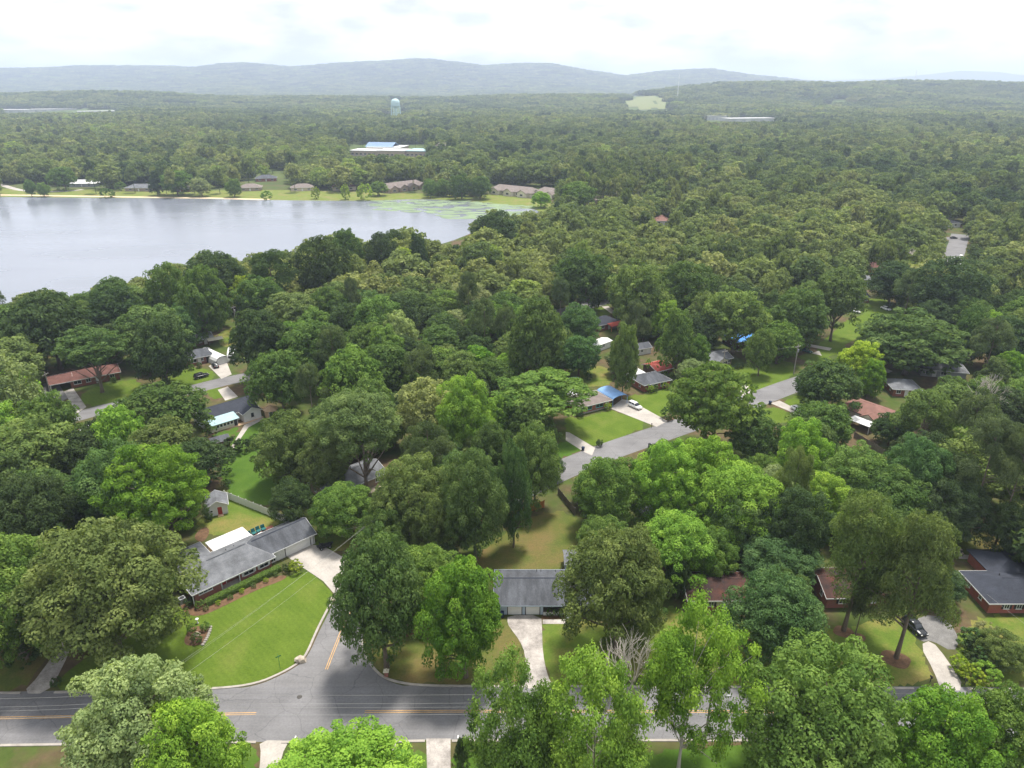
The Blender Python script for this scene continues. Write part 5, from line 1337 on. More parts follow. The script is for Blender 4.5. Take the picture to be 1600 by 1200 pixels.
def crown_arrays(kind, seed, nleaf, lsize, fine=True):
    g = np.random.default_rng(seed + 1000)
    P_ = puffs(kind, seed, fine); rmean = float(np.mean([p[3] for p in P_]))
    per = max(6, nleaf // len(P_)); cs, ns, ss, ts = [], [], [], []
    for x, y, z, r, fl in P_:
        k = int(per * (r / rmean) ** 1.6) + 3
        v = g.normal(size=(k, 3)); v /= np.linalg.norm(v, axis=1)[:, None]
        v[:, 2] = np.where((v[:, 2] < -.2) & (g.random(k) < .6), -v[:, 2], v[:, 2])
        bump = 1 + .22 * np.sin(v[:, 0] * 5.3 + x) * np.sin(v[:, 1] * 4.7 + y) * np.cos(v[:, 2] * 4.1 + z)
        rr = r * bump * (g.uniform(.7, 1.08, k) ** .5 if kind != 'airy' else g.uniform(.25, 1.7, k))
        c = v * rr[:, None]; c[:, 2] *= fl
        c += (x, y, z)
        nn = v + g.normal(size=(k, 3)) * (.5 if 'pine' not in kind else .8); nn[:, 2] += .4; nn /= np.linalg.norm(nn, axis=1)[:, None]
        cs.append(c); ns.append(nn); ss.append(lsize * g.uniform(.65, 1.3, k))
        ts.append(np.clip(g.normal(.5, .19) + g.normal(size=k) * .15, 0, 1))
    if kind not in ('pine', 'airy', 'shrub'):      # inner crown leaves, slightly darker, added to block light and darken gaps
        k = int(nleaf * .10); m = float(lsize) * 1.7
        v = g.normal(size=(k, 3)); v /= np.linalg.norm(v, axis=1)[:, None]
        cl = CLEAR[kind]; b = HT * (1 - cl) / 2
        w = np.ones(k)
        if kind == 'cone': t_ = (v[:, 2] + 1) / 2; w = np.minimum(1.1, (1.12 - .85 * t_ ** 1.25) / np.sqrt(np.maximum(.2, 1 - v[:, 2] ** 2)))
        if kind == 'fullpine': w = w * (.95 - .3 * (v[:, 2] > 0) * v[:, 2])
        rr = g.uniform(.5, .74, k)
        c = np.stack([v[:, 0] * rr * RT * w, v[:, 1] * rr * RT * w, HT * (1 + cl) / 2 + v[:, 2] * rr * b], 1)
        nn = v + g.normal(size=(k, 3)) * .6; nn /= np.linalg.norm(nn, axis=1)[:, None]
        cs.append(c); ns.append(nn); ss.append(m * g.uniform(.7, 1.2, k)); ts.append(np.clip(g.normal(.45, .15, k), 0, 1))
    return np.concatenate(cs), np.concatenate(ns), np.concatenate(ss), np.concatenate(ts), P_
def trunk_builder(kind, seed, P_):
    g = random.Random(seed); mb = MB()
    top = HT * (.93 if kind in ('pine', 'cone', 'fullpine') else .68)
    r0 = {'pine': .34, 'fullpine': .4, 'airy': .30, 'shrub': .10}.get(kind, .46)
    bend = (g.uniform(-.5, .5), g.uniform(-.5, .5))
    pts = [(bend[0] * math.sin(t * 2.2), bend[1] * math.sin(t * 2.2), -.3 + (top + .3) * t) for t in np.linspace(0, 1, 7)]
    rad = [r0 * (1.35 if i == 0 else 1 - .13 * i) for i in range(7)]
    mb.tube(pts, rad, 8)
    lim = [p for p in P_ if math.hypot(p[0], p[1]) > 2.2]
    g.shuffle(lim)
    for x, y, z, r, f_ in lim[:{'pine': 16, 'airy': 26, 'bare': 0}.get(kind, 18)]:
        if 'pine' in kind: zs = z - .25 * math.hypot(x, y)
        else: zs = max(HT * .16, min(top * .95, z - .75 * math.hypot(x, y)))
        t = zs / top; s = (bend[0] * math.sin(t * 2.2), bend[1] * math.sin(t * 2.2), zs)
        m_ = ((s[0] + x) / 2 + g.uniform(-.5, .5), (s[1] + y) / 2 + g.uniform(-.5, .5), (s[2] + z) / 2 + g.uniform(0, .8))
        rr = r0 * (.42 if kind != 'pine' else .22) * (1 - .4 * t)
        mb.tube([s, m_, (x, y, z)], [rr, rr * .65, rr * .22], 5, cap=False)
    return mb
def bare_builder(seed, fine=5):
    g = random.Random(seed); mb = MB()
    def grow(p, d, l, r, n):
        q = p + d * l; m_ = p + d * (l * .5) + Vector((g.uniform(-.1, .1), g.uniform(-.1, .1), g.uniform(-.05, .1))) * l
        mb.tube([p, m_, q], [r, r * .85, r * .68], 5 if r > .06 else 4, cap=False)
        if n == 0: return
        for k in range(g.choice((2, 3, 3)) if n < fine else 4):
            e = (d + Vector((g.uniform(-1, 1), g.uniform(-1, 1), g.uniform(-.25, .6))) * .75).normalized()
            grow(p + d * (l * g.uniform(.6, 1)), e, l * g.uniform(.58, .8), max(.022, r * .58), n - 1)
    grow(Vector((0, 0, -.2)), Vector((0, 0, 1)), HT * .3, .3, fine)
    return mb
KINDS = {'oak': 5, 'tall': 4, 'spread': 3, 'cone': 2, 'airy': 3, 'pine': 4, 'fullpine': 2, 'shrub': 2}
PROTO = {}
for kind, nv_ in KINDS.items():
    for v_ in range(nv_):
        seed = hash((kind, v_)) if False else sum(ord(c) for c in kind) * 17 + v_ * 101
        for lod, (nl, ls) in {'near': (36000, .192), 'mid': (12000, .33)}.items():
            if kind == 'airy': nl = int(nl * 1.0)
            if 'pine' in kind: nl, ls = int(nl * .8), ls * 1.1
            if kind == 'shrub' and lod == 'near': nl, ls = 5000, .42
            c, n_, s_, t_, P_ = crown_arrays(kind, seed, nl, ls)
            me = mesh_from_quads('crown', leaf_quads(c, n_, s_, (.34 if 'pine' in kind else .62)), t_, 'leaf')
            tm = trunk_builder(kind, seed, P_).mesh('trunk', 'bark_pale' if kind == 'airy' else 'bark', True)
            PROTO[(kind, v_, lod)] = (me, tm)
for v_ in range(2): PROTO[('bare', v_)] = bare_builder(40 + v_).mesh('branches', 'bark_dead', True)
TONE = {  # leaf colours
    'dark': (0.070, 0.104, 0.041), 'mid': (0.100, 0.154, 0.046), 'green': (0.132, 0.202, 0.049), 'lime': (0.196, 0.310, 0.049), 'vivid': (0.140, 0.253, 0.034),
    'olive': (0.151, 0.201, 0.065), 'light': (0.241, 0.282, 0.115), 'blue': (0.095, 0.162, 0.057), 'pine': (0.111, 0.145, 0.061), 'yellow': (0.258, 0.340, 0.041), 'cream': (0.258, 0.260, 0.109)}
NAME = {'oak': 'oak_tree', 'tall': 'broadleaf_tree', 'spread': 'spreading_tree', 'cone': 'conical_tree', 'airy': 'airy_tree', 'pine': 'pine_tree', 'fullpine': 'pine_tree', 'shrub': 'shrub', 'bare': 'bare_tree'}
WORD = {'dark': 'dark green', 'mid': 'mid-green', 'green': 'green', 'lime': 'lime green', 'vivid': 'vivid green', 'olive': 'olive green', 'light': 'pale green', 'blue': 'blue-green', 'pine': 'grey-green',
        'yellow': 'yellow-green', 'cream': 'cream-flecked'}
KWORD = {'oak': 'oak', 'tall': 'tall leafy tree', 'spread': 'spreading tree', 'cone': 'conical tree', 'airy': 'feathery tree', 'pine': 'pine', 'fullpine': 'full-crowned pine', 'shrub': 'shrub', 'bare': 'leafless tree'}
PLACED = []   # x, y, radius, height, kind, tone, label part
def theta(x, y):
    dx, dy, dz = ray(x, y); h_ = math.hypot(dx, dy); return math.atan2(-dz, h_), dx / h_, dy / h_
def solve(x0, y0, x1, y1, cl):
    xc = (x0 + x1) / 2
    t0, _, _ = theta(xc, y0); t1, _, _ = theta(xc, y1); tm, ax, ay = theta(xc, y0 * .4 + y1 * .6)
    kk = (1 + cl) / (1 - cl)
    def inner(D):
        a_ = (x1 - x0) / 2 * PX(D * ax, D * ay, 8)[2] / F
        lo, hi = .3, 20.0
        for _ in range(40):
            b_ = (lo + hi) / 2
            if D * math.sin(t0) + (kk * b_ - H) * math.cos(t0) + math.sqrt((a_ * math.sin(t0)) ** 2 + (b_ * math.cos(t0)) ** 2) > 0: hi = b_
            else: lo = b_
        return a_, b_, D * math.sin(t1) + (kk * b_ - H) * math.cos(t1) - math.sqrt((a_ * math.sin(t1)) ** 2 + (b_ * math.cos(t1)) ** 2)
    lo, hi = H / math.tan(t1) * .5, H / math.tan(t0) * 1.0
    for _ in range(40):
        D = (lo + hi) / 2; a_, b_, r_ = inner(D)
        if r_ > 0: hi = D
        else: lo = D
    return D * ax, D * ay, a_, 2 * b_ / (1 - cl)
def tree_at(X, Y, a_, ht, kind, tone, label, group=None, name=None, cat=None, crown=None):
    d = math.hypot(X, Y)
    lod = 'near' if d < 165 else 'mid'
    t = thing(name or NAME[kind], label, cat or ('shrub' if kind == 'shrub' else 'tree'), (X, Y, 0), random.uniform(0, 6.28), group)
    if kind == 'bare':
        me = PROTO[('bare', random.randrange(2))]; co = np.array([v.co for v in me.vertices]); t.scale = (1.35 * a_ / np.abs(co[:, 0]).max(), 1.35 * a_ / np.abs(co[:, 1]).max(), ht / co[:, 2].max()); part('branches', me, t); return t
    me, tm = PROTO[(kind, random.randrange(KINDS[kind]), lod)]
    t.scale = (a_ / (RT * 1.05), a_ / (RT * 1.05), ht / (HT * 1.02))
    c = part('crown', me, t)
    if crown:
        k_ = crown / ht / (1 - CLEAR[kind]); c.scale = (1, 1, k_); c.location = (0, 0, HT * (1 - k_))
    j = [random.uniform(.93, 1.03), random.uniform(.97, 1.05), random.uniform(.9, 1.1)]
    b_ = random.uniform(.92, 1.1)
    c.color = tuple(v * b_ * q for v, q in zip(TONE[tone], j)) + (1,)
    part('trunk', tm, t)
    return t
# crowns read off the photograph: box in pixels, kind, leaf tone, where it stands
MAN = [
    (118, 1012, 322, 1262, 'tall', 'light', 'in the near left corner over the road'), (222, 1080, 378, 1300, 'tall', 'lime', 'at the bottom left edge right of the pale leafy tree'),
    (56, 803, 280, 1045, 'oak', 'olive', 'large and dense left of the grey-roofed corner house'), (-75, 828, 108, 1040, 'tall', 'green', 'at the left edge above the narrow drive'),
    (-60, 772, 40, 905, 'tall', 'green', 'cut by the left edge beside a dark oak'), (-10, 726, 122, 895, 'oak', 'dark', 'above the dark shaded clearing at left'),
    (118, 690, 250, 848, 'oak', 'blue', 'left of the white shed with a bare limb'), (172, 698, 316, 845, 'spread', 'vivid', 'overhanging the white shed'),
    (150, 630, 230, 735, 'tall', 'lime', 'between darker trees below the left street'), (180, 594, 318, 700, 'oak', 'mid', 'beside the charcoal-roofed white house'),
    (215, 652, 308, 740, 'oak', 'olive', 'left of the small red shed'), (42, 612, 124, 715, 'oak', 'green', 'below the gravel drive at left'),
    (-20, 655, 112, 770, 'oak', 'olive', 'at the left edge below the ranch house'), (95, 665, 180, 750, 'oak', 'dark', 'low in the left woods beside the lime tree'),
    (-50, 520, 68, 612, 'oak', 'olive', 'at the left edge by the ranch carport'), (-45, 560, 62, 690, 'oak', 'light', 'at the left edge above the olive oak'),
    (104, 516, 200, 574, 'spread', 'mid', 'in front of the red-roofed ranch house', (160, 613)), (213, 500, 297, 600, 'tall', 'dark', 'dense beside the small brick house'),
    (182, 470, 292, 562, 'oak', 'mid', 'behind the dense dark tree at left'), (22, 449, 140, 570, 'oak', 'dark', 'large on the near lake shore at left'), (-40, 470, 60, 568, 'oak', 'mid', 'at the left edge on the lake shore'),
    (142, 448, 228, 535, 'oak', 'dark', 'on the near shore right of the large dark oak'), (150, 430, 207, 482, 'oak', 'mid', 'small and lone against the lake'),
    (234, 421, 302, 510, 'oak', 'mid', 'on the near shore left of the round shore oak'), (282, 420, 356, 528, 'tall', 'mid', 'behind the shack with tin roof'),
    (288, 400, 381, 478, 'oak', 'dark', 'round against the water beside the pine'), (357, 430, 408, 485, 'tall', 'yellow', 'bright between the pole and the pine'),
    (258, 478, 314, 545, 'tall', 'blue', 'pale-leaved behind the shack'), (383, 391, 468, 448, 'pine', 'dark', 'with bare trunk by the lake meadow', (433, 492)),
    (466, 380, 548, 470, 'oak', 'dark', 'on the shore right of the lake pine'), (518, 357, 566, 425, 'tall', 'mid', 'with ragged top against the lake'),
    (572, 370, 620, 432, 'oak', 'dark', 'left of the two tall shore trees'), (596, 358, 635, 410, 'tall', 'dark', 'rising above the shore woods'), (636, 362, 673, 425, 'cone', 'dark', 'narrow against the lake'),
    (610, 387, 650, 430, 'tall', 'yellow', 'small and bright among dark shore trees'), (744, 331, 808, 395, 'oak', 'dark', 'at the lily end of the lake'),
    (362, 475, 450, 590, 'oak', 'dark', 'large beside the white camper'), (395, 540, 480, 640, 'oak', 'mid', 'behind the raw wood gazebo'), (440, 500, 540, 600, 'tall', 'mid', 'in the woods above the gazebo'),
    (505, 535, 600, 640, 'oak', 'green', 'in the middle woods above the buried grey roof'), (560, 530, 650, 620, 'oak', 'mid', 'in the middle woods left of the vivid tree'),
    (862, 390, 952, 480, 'oak', 'mid', 'broad and alone before the wooded bend'), (958, 412, 1046, 512, 'oak', 'olive', 'right of the wooded street bend'), (1020, 418, 1116, 505, 'oak', 'mid', 'behind the tall conical tree'),
    (1028, 478, 1093, 583, 'cone', 'green', 'tall and pointed behind the red-roofed outbuilding'), (1068, 523, 1110, 583, 'tall', 'green', 'small beside the tall conical tree'),
    (1098, 452, 1192, 538, 'oak', 'olive', 'with clear trunk left of the blue tarpaulin', (1145, 552)), (952, 510, 998, 612, 'tall', 'olive', 'narrow left of the white flat roof'), (872, 475, 936, 540, 'oak', 'blue', 'left of the red porch roof'),
    (872, 530, 938, 585, 'oak', 'blue', 'above the blue-ringed trampoline'), (798, 460, 886, 595, 'oak', 'mid', 'tall left of the trampoline yard'), (1168, 514, 1210, 583, 'tall', 'green', 'young on the lawn below the blue tarpaulin'),
    (400, 645, 506, 752, 'oak', 'olive', 'at the edge of the green backyard'), (515, 605, 640, 712, 'oak', 'olive', 'standing in front of the buried grey roof', (573, 771)), (622, 600, 716, 692, 'oak', 'cream', 'right of the buried grey roof'),
    (680, 585, 766, 715, 'tall', 'lime', 'slender beside the aqua-roofed house'), (748, 583, 886, 655, 'spread', 'green', 'over the aqua roof', (842, 668)), (712, 540, 778, 598, 'tall', 'vivid', 'round and bright in the middle woods'),
    (422, 742, 490, 815, 'oak', 'dark', 'behind the garage wing of the corner house'), (484, 750, 582, 840, 'oak', 'green', 'round beside the parked black cart'), (586, 716, 702, 850, 'oak', 'olive', 'left of the orange fence'),
    (690, 720, 792, 868, 'oak', 'mid', 'in front of the orange fence'), (775, 698, 830, 845, 'tall', 'blue', 'narrow beside the dry back yard'), (797, 655, 876, 785, 'oak', 'olive', 'at the top of the dry back yard'),
    (528, 818, 664, 1036, 'oak', 'mid', 'large on the corner beside the side street'), (662, 868, 790, 1058, 'tall', 'vivid', 'in front of the pale blue house'), (1028, 575, 1160, 692, 'spread', 'green', 'broad beside the back street', (1098, 706)),
    (892, 712, 1000, 825, 'oak', 'green', 'dark-sided right of the dry back yard'), (980, 692, 1086, 822, 'tall', 'lime', 'leftmost of the lime green group'), (1045, 682, 1152, 802, 'tall', 'lime', 'topmost of the lime green group'),
    (1078, 715, 1214, 855, 'oak', 'lime', 'largest of the lime green group'), (992, 790, 1112, 908, 'oak', 'lime', 'behind the large oak by the blue house'), (1080, 828, 1152, 908, 'tall', 'green', 'above the dark stained gable roof'),
    (888, 808, 1046, 1012, 'oak', 'olive', 'large and dense right of the pale blue house'), (1140, 645, 1216, 722, 'oak', 'mid', 'right of the broad street tree'), (1243, 622, 1332, 708, 'oak', 'mid', 'left of the reddish-brown roof'),
    (1195, 700, 1266, 800, 'pine', 'olive', 'with clear trunk right of the lime group', (1226, 842)), (1234, 735, 1332, 832, 'tall', 'lime', 'below the reddish-brown roofed house'), (1322, 718, 1450, 835, 'oak', 'mid', 'right of the lime tree below the fence'),
    (1256, 778, 1404, 945, 'fullpine', 'olive', 'left of the two big yard pines', (1318, 985)), (1374, 806, 1516, 1000, 'fullpine', 'olive', 'right of the two big yard pines', (1400, 1028)), (1378, 678, 1472, 805, 'oak', 'blue', 'below the wooden fence at right'),
    (1440, 700, 1522, 815, 'oak', 'dark', 'left of the leaning trunks'), (1490, 652, 1592, 742, 'pine', 'pine', 'with long pale trunk above the straw yard', (1512, 842)), (1560, 668, 1650, 760, 'pine', 'pine', 'with long pale trunk at the right edge', (1551, 862)),
    (1368, 612, 1476, 692, 'pine', 'olive', 'right of the reddish-brown roof', (1428, 720)), (1440, 598, 1530, 672, 'tall', 'olive', 'above the leaning pines'), (1520, 610, 1612, 685, 'oak', 'dark', 'at the right edge below the grey hip roof'),
    (1545, 785, 1630, 880, 'oak', 'dark', 'at the right edge behind the leaning trunk'), (1364, 645, 1420, 695, 'oak', 'dark', 'against the corner of the reddish-brown roof'), (1140, 885, 1289, 1042, 'oak', 'blue', 'large in front of the dark stained gable roof'),
    (1150, 830, 1268, 922, 'oak', 'blue', 'behind the large blue-green yard tree'), (1165, 1005, 1396, 1275, 'oak', 'green', 'large at the bottom right over the road'), (1385, 1060, 1548, 1275, 'tall', 'vivid', 'at the bottom right edge below the driveway'),
    (1490, 1064, 1650, 1265, 'tall', 'green', 'in the bottom right corner'), (740, 1040, 885, 1270, 'airy', 'green', 'at the bottom edge left of the bare branches'), (842, 1036, 1005, 1290, 'airy', 'lime', 'at the bottom centre below the bare branches'),
    (972, 957, 1130, 1180, 'airy', 'lime', 'with white trunk right of the bare branches', (1060, 1200)), (440, 1176, 662, 1340, 'tall', 'lime', 'at the bottom edge between the two drives', (552, 1345)), (708, 1146, 737, 1200, 'cone', 'dark', 'small beside the short white driveway'),
    (912, 992, 1018, 1082, 'bare', 'dark', 'grey and dead before the lime tree', (968, 1182)), (1205, 450, 1292, 545, 'oak', 'mid', 'right of the blue tarpaulin roof'), (1270, 412, 1350, 505, 'oak', 'olive', 'with clear trunk left of the white cars', (1297, 533)),
    (1358, 404, 1432, 472, 'oak', 'dark', 'round beside the yellow-walled house'), (1418, 412, 1520, 500, 'oak', 'dark', 'below the straight street', (1472, 510)), (1325, 497, 1480, 585, 'spread', 'mid', 'broad above the grey hip roofs', (1413, 585)),
    (1240, 556, 1338, 642, 'oak', 'mid', 'beside the end of the back street'), (1308, 534, 1376, 605, 'tall', 'yellow', 'bright between the back street and the hip roofs'), (1338, 562, 1382, 620, 'tall', 'vivid', 'small below the yellow-green tree'),
    (1525, 488, 1612, 575, 'oak', 'dark', 'right of the tan cottage'), (1490, 480, 1545, 562, 'oak', 'mid', 'behind the tan cottage'), (1392, 383, 1442, 412, 'bare', 'dark', 'pale and dead in the right woods', (1416, 432)),
    (1503, 575, 1556, 632, 'bare', 'dark', 'white-limbed above the leaning pines', (1520, 680)), (1530, 985, 1602, 1048, 'oak', 'olive', 'low in the yard of the right-hand brick house'),
    (1192, 770, 1292, 885, 'oak', 'dark', 'in the deep shade left of the yard pines'), (1285, 700, 1402, 812, 'oak', 'green', 'between the lime tree and the blue-green oak'), (1322, 785, 1425, 890, 'fullpine', 'olive', 'behind the two big yard pines'),
    (1432, 745, 1530, 850, 'oak', 'dark', 'shading the straw yard'), (1100, 770, 1190, 870, 'oak', 'mid', 'between the lime group and the blue-green trees'), (640, 760, 720, 870, 'oak', 'olive', 'left of the dry back yard'), (560, 790, 640, 880, 'oak', 'mid', 'over the bend of the side street'),
    (470, 690, 545, 770, 'oak', 'olive', 'against the left end of the buried grey roof'), (735, 655, 805, 760, 'oak', 'mid', 'below the aqua roof'), (900, 800, 985, 880, 'oak', 'green', 'behind the pale blue shed'), (1040, 870, 1078, 935, 'tall', 'dark', 'narrow beside the brick gable wall'),
    (-30, 700, 60, 800, 'oak', 'mid', 'at the left edge above the shaded clearing'), (60, 760, 140, 850, 'oak', 'dark', 'deep in the left woods above the big olive oak'), (1300, 890, 1350, 975, 'pine', 'pine', 'slim between the two big yard pines', (1336, 992)),
    # far shore
    (230, 265, 258, 304, 'cone', 'dark', 'on the far shore before the grey roof'), (250, 265, 300, 302, 'oak', 'green', 'rounded on the far shore left of the brown roof'), (298, 278, 330, 304, 'oak', 'light', 'on the far shore near the brown roof'),
    (352, 280, 378, 306, 'tall', 'green', 'slim on the far shore'), (576, 282, 604, 304, 'oak', 'green', 'left of the long gabled roof across the lake'), (660, 280, 684, 306, 'oak', 'green', 'just right of the first long gabled roof'),
    (680, 278, 704, 304, 'oak', 'green', 'left of the big round lakeside pair'), (704, 272, 738, 308, 'oak', 'mid', 'first of the big round lakeside pair'), (732, 275, 768, 308, 'oak', 'mid', 'second of the big round lakeside pair'),
    (38, 280, 56, 306, 'tall', 'green', 'at the left end of the far beach'), (58, 286, 78, 306, 'tall', 'green', 'second on the left end of the far beach'), (80, 258, 118, 294, 'oak', 'green', 'rounded above the far beach'),
    (830, 298, 860, 322, 'oak', 'lime', 'at the lily end beside the cream gables'), (878, 288, 930, 325, 'oak', 'green', 'at the right end of the lake'),
    (532, 288, 548, 312, 'shrub', 'yellow', 'yellowish at the far waterline'), (556, 287, 580, 313, 'shrub', 'yellow', 'yellowish at the far waterline left of the lilies'), (486, 291, 500, 311, 'shrub', 'yellow', 'small yellowish at the far waterline'),
    (158, 294, 180, 309, 'shrub', 'green', 'low on the far beach'), (178, 284, 196, 298, 'shrub', 'green', 'round on the far shore lawn'), (406, 298, 424, 313, 'shrub', 'lime', 'at the far waterline left of centre'),
]
for m_ in MAN:
    x0, y0, x1, y1, kind, tone, where = m_[:7]
    cl = CLEAR[kind]
    if len(m_) > 7:
        X, Y = G(*m_[7]); xc = (x0 + x1) / 2; lo, hi = 1.0, 45.0
        for _ in range(30):
            hh = (lo + hi) / 2
            if PX(X, Y, hh)[1] > y0 + 2: lo = hh
            else: hi = hh
        ht = hh; d_ = PX(X, Y, ht * .7)[2]; a_ = (x1 - x0) / 2 * d_ / F
        th_ = math.atan2(H - ht * .7, math.hypot(X, Y)); ry_ = (y1 - y0) / 2 * d_ / F
        cr_ = min(ht * .95, 2 * math.sqrt(max(ry_ ** 2 - (a_ * math.sin(th_)) ** 2, (.38 * a_) ** 2)) / math.cos(th_))
    else:
        cr_ = None
        X, Y, a_, ht = solve(x0, y0, x1, y1, cl)
    PLACED.append((X, Y, a_, ht, kind, tone, (WORD[tone] + ' ' if kind != 'bare' else '') + KWORD[kind] + ' ' + where, cr_))
NMAN = len(PLACED)
# what has to stay visible between the crowns (picture outlines of clearings, roofs and roads)
OPEN = [p for _, p in LAWNS] + [
    [(-10, 300), (860, 306), (860, 330), (760, 338), (742, 345), (720, 372), (690, 384), (672, 372), (640, 360), (600, 356), (560, 356), (520, 358), (470, 384), (440, 396), (385, 392), (300, 400), (240, 420), (205, 438), (150, 430), (135, 462), (60, 452), (-10, 472)],
    [(0, 1075), (1600, 1070), (1600, 1165), (0, 1165)], [(430, 1075), (500, 980), (560, 860), (600, 900), (560, 1075)], [(875, 750), (875, 720), (1240, 588), (1260, 605), (1010, 705)], [(110, 665), (120, 640), (365, 585), (365, 602)],
    [(285, 925), (380, 810), (490, 805), (495, 860), (310, 960)], [(320, 765), (362, 765), (362, 812), (322, 812)], [(355, 770), (450, 808), (450, 815), (355, 785)], [(765, 885), (925, 885), (925, 970), (765, 970)], [(1062, 890), (1155, 890), (1155, 960), (1062, 960)],
    [(1510, 880), (1600, 880), (1600, 965), (1535, 965)], [(325, 612), (415, 612), (415, 675), (325, 675)], [(330, 676), (362, 676), (362, 705), (330, 705)], [(412, 628), (434, 628), (434, 655), (412, 655)], [(78, 570), (188, 570), (188, 612), (78, 640)],
    [(290, 540), (378, 535), (378, 600), (290, 600)], [(300, 518), (338, 518), (338, 542), (300, 542)], [(878, 598), (992, 595), (992, 655), (878, 655)], [(992, 568), (1052, 568), (1052, 618), (992, 618)], [(1103, 545), (1148, 545), (1148, 582), (1103, 582)],
    [(1308, 615), (1398, 615), (1398, 685), (1308, 685)], [(1432, 552), (1530, 552), (1530, 592), (1432, 592)], [(1390, 585), (1442, 585), (1442, 622), (1390, 622)], [(1484, 528), (1512, 528), (1512, 562), (1484, 562)], [(928, 486), (972, 486), (972, 520), (928, 520)],
    [(925, 526), (955, 526), (955, 546), (925, 546)], [(985, 532), (1022, 532), (1022, 560), (985, 560)], [(480, 768), (545, 722), (600, 722), (600, 768)], [(886, 580), (914, 580), (914, 604), (886, 604)], [(1160, 518), (1186, 518), (1186, 542), (1160, 542)],
    [(915, 462), (960, 462), (960, 490), (915, 490)], [(1305, 462), (1396, 462), (1396, 498), (1305, 498)], [(1340, 428), (1364, 428), (1364, 446), (1340, 446)], [(1362, 410), (1380, 410), (1380, 432), (1362, 432)], [(1474, 345), (1512, 345), (1512, 420), (1474, 420)],
    [(355, 470), (376, 470), (376, 530), (355, 530)], [(1335, 675), (1378, 675), (1378, 705), (1335, 705)], [(60, 595), (110, 595), (140, 640), (110, 650)], [(0, 284), (150, 284), (150, 306), (0, 306)], [(150, 290), (600, 292), (600, 312), (150, 312)],
    [(600, 282), (664, 282), (664, 304), (600, 304)], [(764, 286), (866, 286), (866, 312), (764, 312)], [(196, 284), (240, 284), (240, 300), (196, 300)], [(372, 278), (444, 278), (444, 300), (372, 300)], [(546, 222), (664, 222), (664, 244), (546, 244)],
    [(612, 156), (627, 156), (625, 180), (613, 180)], [(0, 169), (182, 169), (182, 176), (0, 176)], [(1100, 183), (1214, 184), (1214, 190), (1100, 190)], [(990, 149), (1030, 147), (1040, 158), (1046, 172), (990, 172), (978, 160)], [(1296, 154), (1318, 154), (1318, 161), (1296, 161)],
    [(905, 306), (940, 306), (934, 324), (905, 324)], [(1020, 340), (1048, 340), (1048, 353), (1020, 353)], [(420, 262), (446, 262), (446, 296), (420, 296)],
    [(555, 765), (610, 740), (610, 775), (570, 780)], [(1500, 850), (1560, 860), (1560, 900), (1500, 890)], [(1430, 960), (1520, 960), (1520, 1075), (1430, 1075)],
]
MW, MH = 800, 600
mask = np.zeros((MH, MW), bool)
gy, gx = np.mgrid[0:MH, 0:MW]; gx = gx * 2.0 + 1; gy = gy * 2.0 + 1
for poly in OPEN:
    xs_ = [p[0] for p in poly]; ys_ = [p[1] for p in poly]
    i0, i1 = max(0, int(min(ys_) / 2) - 1), min(MH, int(max(ys_) / 2) + 2); j0, j1 = max(0, int(min(xs_) / 2) - 1), min(MW, int(max(xs_) / 2) + 2)
    if i1 <= i0 or j1 <= j0: continue
    sx, sy = gx[i0:i1, j0:j1], gy[i0:i1, j0:j1]; ins = np.zeros(sx.shape, bool)
    n_ = len(poly)
    for i in range(n_):
        (ax_, ay_), (bx_, by_) = poly[i], poly[(i + 1) % n_]
        if ay_ == by_: continue
        ins ^= ((ay_ > sy) != (by_ > sy)) & (sx < (bx_ - ax_) * (sy - ay_) / (by_ - ay_) + ax_)
    mask[i0:i1, j0:j1] |= ins
integ = np.zeros((MH + 1, MW + 1)); integ[1:, 1:] = np.cumsum(np.cumsum(mask, 0), 1)
def covered(x0, y0, x1, y1):
    i0, i1 = int(np.clip(y0 / 2, 0, MH)), int(np.clip(y1 / 2 + 1, 0, MH)); j0, j1 = int(np.clip(x0 / 2, 0, MW)), int(np.clip(x1 / 2 + 1, 0, MW))
    if i1 <= i0 or j1 <= j0: return 0.0
    return (integ[i1, j1] - integ[i0, j1] - integ[i1, j0] + integ[i0, j0]) / ((i1 - i0) * (j1 - j0))
lakepoly = [G(*p) for p in LAKE]
def in_poly(x, y, poly):
    c = False; n_ = len(poly)
    for i in range(n_):
        (ax_, ay_), (bx_, by_) = poly[i], poly[(i + 1) % n_]
        if (ay_ > y) != (by_ > y) and x < (bx_ - ax_) * (y - ay_) / (by_ - ay_) + ax_: c = not c
    return c
footprints = []      # keep trunks out of buildings
for o in COL.objects:
    if o.type == 'EMPTY' and o.get('category') in ('house', 'shed', 'building', 'outbuilding', 'carport', 'gazebo', 'patio cover', 'warehouse'):
        footprints.append((o.location.x, o.location.y, o.rotation_euler[2]))
def near_house(X, Y):
    for hx, hy, hr in footprints:
        dx, dy = X - hx, Y - hy; c_, s_ = math.cos(hr), math.sin(hr); u, v = dx * c_ + dy * s_, -dx * s_ + dy * c_
        if -2 < u < 17 and -2 < v < 12: return True
    return False
cell = {}
def cell_add(X, Y, a_): cell.setdefault((int(X // 25), int(Y // 25)), []).append((X, Y, a_))
def too_close(X, Y, a_, k=.66):
    ci, cj = int(X // 25), int(Y // 25)
    for i in (-1, 0, 1):
        for j in (-1, 0, 1):
            for x, y, b_ in cell.get((ci + i, cj + j), ()):
                if (x - X) ** 2 + (y - Y) ** 2 < (k * (a_ + b_)) ** 2: return True
    return False
for p in PLACED: cell_add(*p[:3])
AUTO = []
y_ = 78.0
